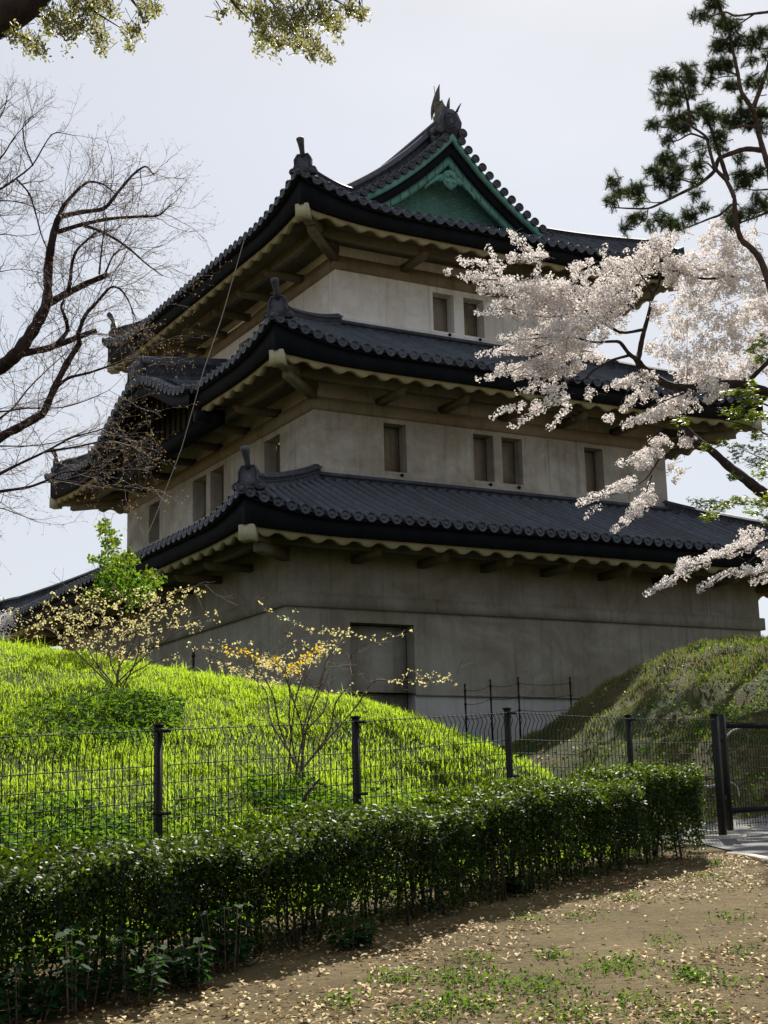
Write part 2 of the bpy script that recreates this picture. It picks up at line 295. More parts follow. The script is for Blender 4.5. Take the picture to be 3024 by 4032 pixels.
# asphalt path through the gate, and its kerb
kb0 = np.array([2.90, 13.0]); kb1 = np.array([3.10, 11.8]); kd = (kb1-kb0)/np.linalg.norm(kb1-kb0)
pth = MB(); px = []
for s_ in np.arange(-.2, 12, .25):
    e = kb0+kd*s_; row = [np.array([e[0]+.1+k*.25, e[1]]) for k in range(0, 34)]; px.append(row)
px = np.array(px[::-1])
more = [[np.array([3.0+k*.26, yy]) for k in range(34)] for j, yy in enumerate(np.arange(13.45, 18.3, .25))]
px = np.concatenate([px, np.array(more)])
pz = terr(px[..., 0], px[..., 1])+.012
pth.grid(np.concatenate([px, pz[..., None]], -1))
tag(pth.build('asphalt_path', M['asphalt'], smooth=True), kind='structure')
kb = MB(); kpts = [np.append(kb0+kd*s_, 0) for s_ in np.arange(0, 9, .3)]
kpts = np.array(kpts); kpts[:, 2] = terr(kpts[:, 0], kpts[:, 1])
kb.sweep(kpts, [(-.05, -.1), (-.05, .022), (-.042, .03), (.042, .03), (.05, .022), (.05, -.1)])
tag(kb.build('kerb', M['concrete']), kind='structure')

# ------------------------------------------------------------------ castle turret
turret = empty('castle_turret', (ORG[0], ORG[1], ORG[2]-BZ), R(90)-AZ, label='three-storey white plastered castle turret with dark tiled roofs and a green copper gable', cat='castle turret')
OFF = (0, 0, BZ)
def part(mb, name, m, parent=None, smooth=False): return mb.build(name, m, parent or turret, OFF, smooth)
W1 = (0, 15, 0, 17.5); W2 = (1.67, 13.33, 1.67, 15.83); W3 = (3.18, 11.82, 3.18, 14.32)
SIDES = ('front', 'left', 'back', 'right')
def fr(Wl, side):                                                      # face frame: origin, u direction, outward normal, length
    x0, x1, y0, y1 = Wl
    return {'front': (np.array([x0, y0, 0.]), np.array([1., 0, 0]), np.array([0, -1., 0]), x1-x0), 'left': (np.array([x0, y1, 0.]), np.array([0, -1., 0]), np.array([-1., 0, 0]), y1-y0),
            'back': (np.array([x1, y1, 0.]), np.array([-1., 0, 0]), np.array([0, 1., 0]), x1-x0), 'right': (np.array([x1, y0, 0.]), np.array([0, 1., 0]), np.array([1., 0, 0]), y1-y0)}[side]
def P3(f, u, o, z): return f[0]+f[1]*u+f[2]*o+np.array([0, 0, z])
def wall_face(mb, f, z0, z1, holes, depth=.4, out=0.0):
    us = sorted({0-out, f[3]+out, *[h[i] for h in holes for i in (0, 1)]}); zs = sorted({z0, z1, *[h[i] for h in holes for i in (2, 3)]})
    for a, b in zip(us[:-1], us[1:]):
        for c, d in zip(zs[:-1], zs[1:]):
            if any(h[0]-1e-6 <= a and b <= h[1]+1e-6 and h[2]-1e-6 <= c and d <= h[3]+1e-6 for h in holes): continue
            mb.ngon([P3(f, a, out, c), P3(f, b, out, c), P3(f, b, out, d), P3(f, a, out, d)])
    for u0_, u1_, c, d in holes:
        q = [P3(f, u0_, out, c), P3(f, u1_, out, c), P3(f, u1_, out, d), P3(f, u0_, out, d)]; q2 = [p-f[2]*depth for p in q]
        for i in range(4): j = (i+1) % 4; mb.ngon([q[i], q2[i], q2[j], q[j]])
def yh(a, b, Wl): return (Wl[3]-b, Wl[3]-a)                            # left face: y range -> u range
H1 = {'front': [(1.71, 3.5, -2.7, -.32)]}
z0w, z1w = 4.0, 5.32
H2 = {'front': [(a-1.67, b-1.67, z0w, z1w) for a, b in ((3.74, 4.43), (6.56, 7.23), (7.5, 8.18), (10.35, 11.01))],
      'left': [yh(a, b, W2)+(z0w, z1w-.03) for a, b in ((3.72, 4.74), (7.55, 8.56), (8.88, 9.95), (12.77, 13.73))]}
H3 = {'front': [(a-3.18, b-3.18, 8.74, 9.9) for a, b in ((6.35, 7.06), (7.4, 8.1))], 'left': [yh(a, b, W3)+(8.74, 9.86) for a, b in ((7.4, 8.35), (8.9, 9.82))]}
def storey(Wl, zb, zt, H, m, out=0.0):
    mb = MB()
    for sname in SIDES: wall_face(mb, fr(Wl, sname), zb, zt, H.get(sname, []), .4, out)
    return part(mb, 'wall', m)
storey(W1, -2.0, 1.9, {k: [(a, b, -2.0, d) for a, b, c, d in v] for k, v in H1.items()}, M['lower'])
storey(W1, -4.5, -2.0, {'front': [(1.71, 3.5, -2.7, -2.0)]}, M['foot'], -.035)
lg = MB(); 
for a, b in ((-.0, 1.71), (3.5, 15.0)): lg.box((a, -.03, -2.06), (b, .05, -2.0))
lg.box((-.03, -.03, -2.06), (.05, 17.5, -2.0)); lg.box((14.95, 0.06, -2.06), (15.03, 17.5, -2.0)); part(lg, 'base_ledge', M['lower'])
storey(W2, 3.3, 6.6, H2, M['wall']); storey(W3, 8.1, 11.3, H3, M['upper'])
def ring(mb, Wl, z0, z1, o):
    x0, x1, y0, y1 = Wl
    mb.box((x0-o, y0-o, z0), (x1+o, y0+.1, z1)); mb.box((x0-o, y1-.1, z0), (x1+o, y1+o, z1)); mb.box((x0-o, y0+.1, z0), (x0+.1, y1-.1, z1)); mb.box((x1-.1, y0+.1, z0), (x1+o, y1-.1, z1))
for Wl, a, b, m in ((W1, 0, .34, 'lower'), (W2, 5.45, 5.78, 'band'), (W3, 10.07, 10.45, 'band')):
    mb = MB(); ring(mb, Wl, a, b, .10); part(mb, 'string_course', M[m])
for Wl, a, b, m, hz in ((W2, 3.3, 3.90, 'wall', z0w), (W3, 8.1, 8.67, 'upper', 8.74)):
    mb = MB(); ring(mb, Wl, a, b, .035); part(mb, 'base_course', M[m])
def opening(Wl, side, h, name, m):
    f = fr(Wl, side); u0_, u1_, c, d = h; mb = MB(); pn = []
    q = [P3(f, u, -.37, z) for u, z in ((u0_+.004, c+.004), (u1_-.03, c+.004), (u1_-.03, d-.025), (u0_+.004, d-.025))]
    mb.prism(q[::-1], -f[2]*.02); o = part(mb, name, M[m])
    fm = MB(); q = [P3(f, u, -.393, z) for u, z in ((u0_-.02, c-.02), (u1_+.02, c-.02), (u1_+.02, d+.02), (u0_-.02, d+.02))]; fm.prism(q[::-1], -f[2]*.02); part(fm, 'frame', M['black'], o)
    if name == 'window':
        dp = MB(); mid = P3(f, (u0_+u1_)/2+.15, .06, c-.09); dp.tube([mid-f[2]*.1, mid+f[2]*.02], .045, 8); part(dp, 'drain_hole', M['black'], o)
    return o
for side, hs in H2.items():
    for h in hs: opening(W2, side, h, 'window', 'shutter')
for side, hs in H3.items():
    for h in hs: opening(W3, side, h, 'window', 'shutter')
opening(W1, 'front', H1['front'][0], 'door', 'lower')

TR = .112
def half_tile_row(mb, pts, r=TR, step=.30, k=7):                      # overlapping half round cover tiles along a line
    pts = np.asarray(pts, float); seg = np.linalg.norm(np.diff(pts, axis=0), axis=1); s = np.concatenate([[0], np.cumsum(seg)]); Lr = s[-1]
    n = max(1, int(round(Lr/step))); a = np.linspace(0, Lr, n+1)
    ss = np.stack([a[:-1], a[1:]-.004], 1).ravel(); rr = np.stack([np.full(n, r), np.full(n, r*.86)], 1).ravel()
    P = np.stack([np.interp(ss, s, pts[:, i]) for i in range(3)], -1)
    t = unit(np.gradient(np.stack([np.interp(np.clip(ss, 0, Lr), s, pts[:, i]) for i in range(3)], -1)+1e-9, axis=0)); t = unit(pts[-1]-pts[0])[None].repeat(len(P), 0) if n < 2 else t
    h = t.copy(); h[:, 2] = 0; h = unit(h); sd_ = np.stack([h[:, 1], -h[:, 0], 0*h[:, 0]], -1); up = np.cross(sd_, t); up *= np.sign(up[:, 2:3]+1e-9)
    th = np.linspace(-.25, math.pi+.25, k)
    V = P[:, None]+rr[:, None, None]*(sd_[:, None]*np.cos(th)[None, :, None]+up[:, None]*np.sin(th)[None, :, None])
    mb.grid(V[:, ::-1])
def disc(mb, c, nrm, r, th=.05, k=14):                                 # round eave tile end with a raised rim
    nrm = unit(np.asarray(nrm, float)); a = unit(np.cross(nrm, [0, 0, 1.0])); b = np.cross(a, nrm); th_ = np.arange(k)*2*math.pi/k
    cir = lambda rr, o: np.asarray(c)+nrm*o+rr*(a*np.cos(th_)[:, None]+b*np.sin(th_)[:, None])
    rings = np.stack([cir(r, -th), cir(r, 0), cir(r*.80, 0), cir(r*.76, -.018), cir(r*.38, -.018), cir(r*.30, -.004)], 0); i = np.arange(rings.shape[0]*k).reshape(-1, k); j = np.roll(i, -1, 1)
    mb.add(rings.reshape(-1, 3), [np.stack([i[:-1], j[:-1], j[1:], i[1:]], -1).reshape(-1, 4), i[-1][None]])

class Roof:
    def __init__(s, E, T, ze, prof, A_, LL, fz, fA, soff): s.E, s.T, s.ze, s.prof, s.A, s.LL, s.fz, s.fA, s.soff = E, T, ze, prof, A_, LL, fz, fA, soff
    def z(s, t, d):                                                    # t: run from the eave, d: distance to the nearer corner along the eave
        dd = np.clip(np.asarray(d)-np.asarray(t), 0, None); lf = s.A*np.clip(1-dd/s.LL, 0, 1)**2*np.clip(1-np.asarray(t)/s.T, 0, 1)**1.3
        return s.ze+s.prof(np.asarray(t, float))+lf
    def fb(s, d): return s.fz+s.fA*np.clip(1-np.asarray(d)/3.0, 0, 1)**2
def soffit_parts(rf, Wl, root, cut=None):
    fo = .15                                                           # the fascia stands this far behind the tile ends
    fa = MB(); sc = MB(); sf = MB(); ar = MB()
    cuts = lambda sn: [(-99, cut[0]), (cut[1], 99)] if cut and sn == 'left' else [(-99, 99)]
    for sn in SIDES:
        f = fr(rf.E, sn); Ln = f[3]
        u = np.unique(np.concatenate([np.linspace(fo, 3, 14), np.linspace(3, Ln-3, 60), np.linspace(Ln-3, Ln-fo, 14)])); d = np.minimum(u, Ln-u)
        zb = rf.fb(d); zt = rf.z(0*u, d)-.09
        def row(o, z, du=0): uu = np.clip(u, fo-o-fo+0, None); return np.stack([P3(f, min(max(a, -o), Ln+o), o, b) for a, b in zip(u, z)])
        def strip(o, z): 
            uu = np.clip(u, -o, Ln+o); return np.stack([P3(f, a, o, b) for a, b in zip(uu, z)])
        for ca, cb2 in cuts(sn):
            kk = ((rf.E[3]-u >= ca) & (rf.E[3]-u <= cb2)) if sn == 'left' else np.ones(len(u), bool)
            fa.grid(np.stack([strip(-fo, zt)[kk], strip(-fo, zb)[kk], strip(-fo-.12, zb)[kk], strip(-fo-.12, zt)[kk]], 0).transpose(1, 0, 2))
            fa.grid(np.stack([strip(-.03, zt+.035)[kk], strip(-.05, zt-.015)[kk], strip(-fo+.004, zt-.015)[kk]], 0).transpose(1, 0, 2))
        # scalloped plaster eave: a wavy lip, then the underside steps up and runs back to the wall
        per = .65; n = max(8, int(round((Ln-2*fo-.5)/per))); us = np.linspace(fo+.25, Ln-fo-.25, n*12+1)
        ph = (us-(fo+.25))/((Ln-2*fo-.5)/n)*2*math.pi; wv = np.cos(ph); wv = -.115+.05*np.sign(wv)*np.abs(wv)**.75-.02*(wv < 0)*np.abs(wv)
        ds = np.minimum(us, Ln-us); zbs = rf.fb(ds); gap = min(abs(rf.E[0]-Wl[0]), 9)-.02
        def srow(rr, zz): o = -(fo+.13+rr); return np.stack([P3(f, min(max(a, -o), Ln+o), o, b) for a, b in zip(us, zz)])
        lip = [srow(0, zbs+.03), srow(.001, zbs+wv), srow(.13, zbs+wv+.01), srow(.135, zbs+.09)]
        und = [srow(.135, zbs+.09), srow(.6, zbs+.10), srow(gap-fo-.15, zbs+.05+rf.soff*.5)]
        yy_ = rf.E[3]-us
        for a, b in cuts(sn):
            k = (yy_ >= a) & (yy_ <= b) if sn == 'left' else np.ones(len(us), bool)
            if k.sum() > 2: sc.grid(np.stack([r_[k] for r_ in lip], 0)); sf.grid(np.stack([r_[k] for r_ in und], 0))
        # purlin and bracket arms
        fw_ = fr(Wl, sn); Lw = fw_[3]; ov = abs(rf.E[0]-Wl[0]); z0 = rf.fz-.10
        pr = ov*.46
        q = [P3(fw_, -pr+.13, pr-.13, z0), P3(fw_, Lw+pr-.13, pr-.13, z0), P3(fw_, Lw+pr+.13, pr+.13, z0), P3(fw_, -pr-.13, pr+.13, z0)]
        ar.prism(q, (0, 0, .42))
        na = int(round(Lw/1.93))
        for k in range(1, na):
            u_ = k*Lw/na; a, b = u_-.10, u_+.10
            side = lambda uu: [P3(fw_, uu, 0.0, z0-.16), P3(fw_, uu, pr+.20, z0-.16), P3(fw_, uu, pr+.32, z0-.02), P3(fw_, uu, pr+.32, z0+.03), P3(fw_, uu, 0.0, z0+.03)]
            br = MB(); br.prism(side(a), f[1]*.20); part(br, 'bracket', M['soffit'], root)
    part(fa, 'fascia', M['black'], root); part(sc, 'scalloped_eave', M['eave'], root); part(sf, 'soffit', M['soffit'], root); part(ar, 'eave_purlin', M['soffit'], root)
    # corner beams: pale square ends, shade painted into the darker beam behind
    x0, x1, y0, y1 = rf.E
    for cx_, cy_, wx, wy in ((x0, y0, Wl[0], Wl[2]), (x1, y0, Wl[1], Wl[2]), (x0, y1, Wl[0], Wl[3]), (x1, y1, Wl[1], Wl[3])):
        sx = np.sign(wx-cx_); sy = np.sign(wy-cy_); dv = np.array([sx, sy, 0])/math.sqrt(2); sv = np.array([-dv[1], dv[0], 0])
        c0 = np.array([cx_, cy_, 0])+np.array([sx, sy, 0])*.20; c1 = np.array([wx, wy, 0])
        zt = rf.fz+rf.fA; mb = MB(); me_ = MB(); wdt = .175; cm = c0+np.array([sx, sy, 0])*.22
        def hexa(m_, qa, za, qb, zb_, w_):
            V = [np.append((qa+sv*k*w_)[:2], z_) for k in (-1, 1) for z_ in za]+[np.append((qb+sv*k*w_)[:2], z_) for k in (-1, 1) for z_ in zb_]
            m_.add(V, np.array([[0, 1, 3, 2], [4, 6, 7, 5], [0, 4, 5, 1], [2, 3, 7, 6], [0, 2, 6, 4], [1, 5, 7, 3]]))
        hexa(me_, c0, (zt-.36, zt-.012), cm, (zt-.36, zt-.02), wdt); hexa(mb, cm, (zt-.30, zt-.03), c1, (rf.fz-.02, rf.fz+.26), wdt*.8)
        hexa(mb, cm+dv*.45, (zt-.50, zt-.30), c1, (rf.fz-.30, rf.fz-.02), wdt*.62)
        build_multi('corner_beam', [(me_, M['beamend']), (mb, M['soffit'])], root, OFF)

RPROF = lambda w_, h: [(-w_, -.12), (-w_, h*.22), (-w_*.78, h*.24), (-w_*.78, h*.60), (-w_*1.02, h*.64), (-w_*1.02, h*.72), (-w_*.7, h*.76), (-w_*.5, h*.93), (0, h), (w_*.5, h*.93), (w_*.7, h*.76), (w_*1.02, h*.72), (w_*1.02, h*.64), (w_*.78, h*.60), (w_*.78, h*.24), (w_, h*.22), (w_, -.12)]
def texture_ridge(mb, pts, w_, h):                                    # raised cross pattern on both flanks of a ridge, as laid tiles show
    pts = np.asarray(pts, float); seg = np.linalg.norm(np.diff(pts, axis=0), axis=1); s = np.concatenate([[0], np.cumsum(seg)])
    t = unit(pts[-1]-pts[0]); hd = t.copy(); hd[2] = 0; hd = unit(hd); sd_ = np.array([hd[1], -hd[0], 0])
    for q in np.arange(.1, s[-1]-.1, .16):
        p = np.array([np.interp(q, s, pts[:, i]) for i in range(3)]); p2 = np.array([np.interp(q+.12, s, pts[:, i]) for i in range(3)])
        for sg in (-1, 1):
            o = sd_*sg*(w_*.78+.004); a = p+o+np.array([0, 0, h*.28]); b = p2+o+np.array([0, 0, h*.57])
            mb.tube([a, b], .016, 4, False); a2 = p+o+np.array([0, 0, h*.57]); b2 = p2+o+np.array([0, 0, h*.28]); mb.tube([a2, b2], .016, 4, False)
def onigawara(mb, c, n, sc=1.0, crest=True):                           # ridge end tile: shield with side curls
    n = unit(np.asarray(n, float)); a = np.array([-n[1], n[0], 0]); up = np.array([0, 0, 1.0])
    sh = [(-.30, .0), (-.34, .12), (-.27, .26), (-.28, .46), (-.18, .62), (.18, .62), (.28, .46), (.27, .26), (.34, .12), (.30, .0)]
    mb.prism([np.asarray(c)+(a*x+up*z_)*sc-n*.06*sc for x, z_ in sh], n*.14*sc)
    rim = [np.asarray(c)+(a*x*.95+up*z_*.97)*sc+n*.085*sc for x, z_ in sh+sh[:1]]; mb.tube(rim, .03*sc, 5)
    for sg in (-1, 1):
        cc_ = np.asarray(c)+(a*sg*.33+up*.06)*sc; mb.tube([cc_-n*.12*sc, cc_+n*.10*sc], .11*sc, 10); disc(mb, cc_+n*.11*sc, n, .115*sc)
    if crest: disc(mb, np.asarray(c)+up*.34*sc+n*.11*sc, n, .17*sc, .05, 16)
def finial(mb, c, n, ln=.48, r0_=.066, r1_=.108):
    n = np.asarray(n, float); d = unit(n*.30+np.array([0, 0, 1.0])); pts = [np.asarray(c)+d*ln*s+n*.10*s*s for s in (0, .35, .7, .88, .97, 1.0)]
    mb.tube(pts, [r0_, r0_*1.05, r0_*1.35, r1_, r1_*.85, r1_*.3], 12)

def tiled_sides(rf, tmax, name, skip=None):
    tb = MB(); ts = MB()
    for sn in SIDES:
        f = fr(rf.E, sn); Ln = f[3]; n = int(round((Ln-.5)/.335)); us = np.linspace(.22, Ln-.22, n)
        uu = np.linspace(0, Ln, 81); tt = np.linspace(0, 1, 13); rows = []
        tm = np.minimum(np.minimum(uu, Ln-uu), tmax(sn, uu, Ln))
        for a in tt:
            t = tm*a; rows.append(np.stack([P3(f, x, -b, float(z_)) for x, b, z_ in zip(uu, t, rf.z(t, np.minimum(uu, Ln-uu)))]))
        ts.grid(np.stack(rows, 1))
        for x in us:
            m_ = min(x, Ln-x, float(tmax(sn, np.array([x]), Ln)[0]))
            if skip and skip(sn, x, Ln): continue
            if m_ < .12: continue
            t = np.linspace(0, m_, max(3, int(m_/.3)+2)); d = min(x, Ln-x); zz = rf.z(t, np.full_like(t, d))+.035
            half_tile_row(tb, [P3(f, x, -b, float(c)) for b, c in zip(t, zz)])
            disc(tb, P3(f, x, .03, float(zz[0])+.0), f[2], TR*1.12)
    root = part(ts, 'tiled_roof', M['tile']); part(tb, 'cover_tiles', M['tile'], root, smooth=True); return root
def hip_ridges(rf, t1, root, w_=.16, h=.34):
    x0, x1, y0, y1 = rf.E
    for cx_, cy_, sx, sy in ((x0, y0, 1, 1), (x1, y0, -1, 1), (x0, y1, 1, -1), (x1, y1, -1, -1)):
        tt = np.linspace(.42, t1, 16); pts = np.array([[cx_+sx*t, cy_+sy*t, float(rf.z(t, t))+.06] for t in tt]); pts[:2, 2] += .04
        mb = MB(); mb.sweep(pts, RPROF(w_, h)); texture_ridge(mb, pts, w_, h)
        hr = part(mb, 'hip_ridge', M['ridge'], root)
        n = np.array([-sx, -sy, 0])/math.sqrt(2); c = np.array([cx_+sx*.36, cy_+sy*.36, float(rf.z(.36, .36))+.03])
        ob = MB(); onigawara(ob, c, n, .86, False); finial(ob, c+np.array([0, 0, .46])+n*.05, n)
        c2 = np.array([cx_+sx*.05, cy_+sy*.05, float(rf.z(.05, .05))+.03]); ob.tube([c2-n*.35, c2+n*.03], TR, 10); disc(ob, c2+n*.04, n, TR*1.15)
        part(ob, 'ridge_end_tile', M['ridge'], hr)

E1 = (-2.05, 17.05, -2.05, 19.55); E2 = (-.55, 15.55, -.55, 18.05); E3 = (.95, 14.05, .95, 16.55)
rise1 = 1.79; rf1 = Roof(E1, 3.72, 1.80, lambda t: rise1*(.86*t/3.72+.14*(t/3.72)**2), .40, 2.6, 1.37, .12, .35)
rise2 = 1.92; rf2 = Roof(E2, 3.73, 6.45, lambda t: rise2*(.86*t/3.73+.14*(t/3.73)**2), .50, 3.0, 6.00, .20, .35)
rf3 = Roof(E3, 6.55, 11.02, lambda t: .425*t+.0053*t**3, .62, 3.2, 10.56, .30, .30)
KY, KH = 8.75, 4.15                                                    # curved gable on the left face: centre and half width
cst = lambda v_: (lambda sn, u, Ln: np.full(np.shape(u), v_))
root1 = tiled_sides(rf1, cst(3.72), 'lower'); soffit_parts(rf1, W1, root1); hip_ridges(rf1, 3.95, root1)
skipk = lambda sn, x, Ln: sn == 'left' and abs((E2[3]-x)-KY) < KH-.15
root2 = tiled_sides(rf2, cst(3.73), 'middle', skipk); soffit_parts(rf2, W2, root2, (KY-KH+.1, KY+KH-.1)); hip_ridges(rf2, 3.95, root2)
for Wl, zj, rt in ((W2, 3.60, root1), (W3, 8.38, root2)):              # flashing course where the roof meets the wall
    mb = MB(); x0, x1, y0, y1 = Wl; o = .16; ring(mb, Wl, zj-.06, zj+.10, o)
    for a, b in (((x0-o, y0-o), (x1+o, y0-o)), ((x0-o, y1+o), (x0-o, y0-o))): mb.tube([np.append(a, zj+.10), np.append(b, zj+.10)], .06, 6)
    part(mb, 'wall_flashing', M['ridge'], rt)

# top roof: hipped skirt below, gable above
VY, GYW, XC = 3.52, 4.50, 7.5
def tmax3(sn, u, Ln):
    if sn in ('front', 'back'): return np.full(np.shape(u), 3.70)
    y = u; d = np.minimum(u, Ln-u); return np.where(d < VY-E3[2], d, XC-E3[0])
tb_root = tiled_sides(rf3, tmax3, 'top'); root3 = tb_root
soffit_parts(rf3, W3, root3); hip_ridges(rf3, VY-E3[2]+.85, root3, .15, .26)
def gcurve(x, off=0.0): t = XC-np.abs(np.asarray(x, float)-XC)-E3[0]; return rf3.ze+rf3.prof(t)-off
def gable(yv, sg, visible=True):                                       # sg=+1: front gable (faces -y); -1: rear
    Yo = lambda a: yv+sg*a                                             # a: metres behind the verge
    xs = np.linspace(E3[0]+2.72, XC, 30)
    for half in (-1, 1):
        X = XC+half*(XC-xs); Z = gcurve(X)
        # verge tiles: short round tiles whose ends face outwards
        mb = MB(); arc = np.concatenate([[0], np.cumsum(np.hypot(np.diff(X), np.diff(Z)))])
        for q in np.arange(.12, arc[-1]-.1, .335):
            x = np.interp(q, arc, X); z_ = np.interp(q, arc, Z)+.07
            mb.tube([[x, Yo(-.02), z_], [x, Yo(.55), z_+.02]], [TR*1.05, TR*.95], 10); disc(mb, [x, Yo(-.04), z_], [0, -sg, 0], TR*1.2)
        pl = np.stack([X, np.full_like(X, Yo(.75)), Z+.10], -1); half_tile_row(mb, pl[:], TR*1.1)
        part(mb, 'verge_tiles', M['ridge'], root3, smooth=False)
        mb = MB(); pts = np.stack([X, np.full_like(X, Yo(1.10)), Z+.08], -1)[:-2]; mb.sweep(pts, RPROF(.19, .66)); texture_ridge(mb, pts, .19, .66)
        onigawara(mb, pts[0]+np.array([0, 0, 0]), [-half*-1*-1 if False else (1 if half > 0 else -1)*1.0, 0, 0], .75, False) 
        part(mb, 'descending_ridge', M['ridge'], root3)
        def board(name, m, o0, o1, a0, a1, o0b=None, o1b=None, extra=None):
            k = np.linspace(0, 1, len(X)); A0 = o0+((o0b or o0)-o0)*k; A1 = o1+((o1b or o1)-o1)*k
            G = np.stack([np.stack([X, np.full_like(X, Yo(a)), Z-o], -1) for a, o in ((a1, A0), (a0, A0), (a0, A1), (a1, A1))], 1); b = MB(); b.grid(G); return build_multi(name, [(b, M[m])]+([(extra, M['copperd'])] if extra else []), root3, OFF)
        board('verge_board', 'copper', .03, .24, .04, .14, .03, .26)
        board('shadow_board', 'black', .10, .47, .20, .26, .12, .62)
        jm = MB()
        for q in np.arange(.4, arc[-1], .42):
            x = np.interp(q, arc, X); z_ = np.interp(q, arc, Z); kk = q/arc[-1]; jm.box((x-.012, min(Yo(.305), Yo(.33)), z_-.66-.26*kk+.02), (x+.012, max(Yo(.305), Yo(.33)), z_-.42-.18*kk-.02))
        board('bargeboard', 'copper', .42, .66, .32, .42, .60, .92, jm)
    # gable wall with overlapping wave scales
    zb = 12.62; tri = MB(); xs2 = np.linspace(E3[0]+2.6, 2*XC-E3[0]-2.6, 61); top = gcurve(xs2, .10)
    tri.grid(np.stack([np.stack([xs2, np.full_like(xs2, Yo(GYW-VY)), np.full_like(xs2, zb-.4)], -1), np.stack([xs2, np.full_like(xs2, Yo(GYW-VY)), np.maximum(top, zb-.39)], -1)], 1))
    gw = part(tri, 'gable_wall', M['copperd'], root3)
    sc = MB(); wl = MB(); r = .24; row = 0; z_ = 14.5
    th = np.linspace(0, math.pi, 13); rr = np.array([0, .28, .30, .52, .54, .76, .78, 1.0])*r; hh = np.array([0, 0, .014, .014, 0, 0, .014, .014])
    while z_ > zb-.1:
        for k in range(-14, 15):
            x = XC+k*2*r+(r if row % 2 else 0)
            if float(gcurve(x, .62)) < z_+r*.4 or abs(x-XC) > 3.2: continue
            yy = Yo(GYW-VY-.02-.007*row)
            G = np.stack([np.stack([x+a*np.cos(th), np.full_like(th, 0)+yy-sg*b, z_+a*np.sin(th)*.86], -1) for a, b in zip(rr, hh)], 0); sc.grid(G)
            for a in (.42, .66, .93): wl.grid(np.stack([np.stack([x+q_*r*np.cos(th), np.full_like(th, 0)+yy-sg*.018, z_+q_*r*np.sin(th)*.86], -1) for q_ in (a-.045, a+.045)], 0))
        z_ -= r*.5; row += 1
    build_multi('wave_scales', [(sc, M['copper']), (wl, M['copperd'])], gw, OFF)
    bs = MB(); a, b = Yo(GYW-VY-.22), Yo(GYW-VY-.02); bs.box((XC-2.75, min(a, b), zb+.02), (XC+2.75, max(a, b), zb+.2)); part(bs, 'gable_sill', M['copper'], gw)
    # hanging ornament under the apex
    g_ = MB(); zc = 14.02
    sh = [(0, .16), (.16, .10), (.24, .0), (.20, -.16), (.26, -.24), (.18, -.36), (.05, -.46), (0, -.50)]
    sh = sh+[(-x, z_) for x, z_ in sh[::-1][1:-1]]; g_.prism([np.array([XC+x, Yo(.26), zc+z_]) for x, z_ in sh], (0, sg*.10, 0))
    for s2 in (-1, 1):
        wing = [(.18, .02), (.45, -.10), (.70, -.34), (.86, -.50), (.92, -.62), (.84, -.60), (.80, -.52), (.62, -.38), (.50, -.32), (.44, -.26), (.34, -.28), (.20, -.20)]
        g_.prism([np.array([XC+s2*x, Yo(.28), zc+z_]) for x, z_ in (wing if s2 < 0 else wing[::-1])], (0, sg*.07, 0))
        for x, z_, q in ((.09, -.06, .055), (.12, -.24, .05)): g_.tube([[XC+s2*x, Yo(.22), zc+z_], [XC+s2*x, Yo(.30), zc+z_]], q, 8)
    g_.tube([[XC, Yo(.20), zc+.0], [XC, Yo(.30), zc+.0]], .075, 6)
    part(g_, 'gable_ornament', M['copper'], root3)
gable(VY, 1); gable(E3[3]-(VY-E3[2]), -1)
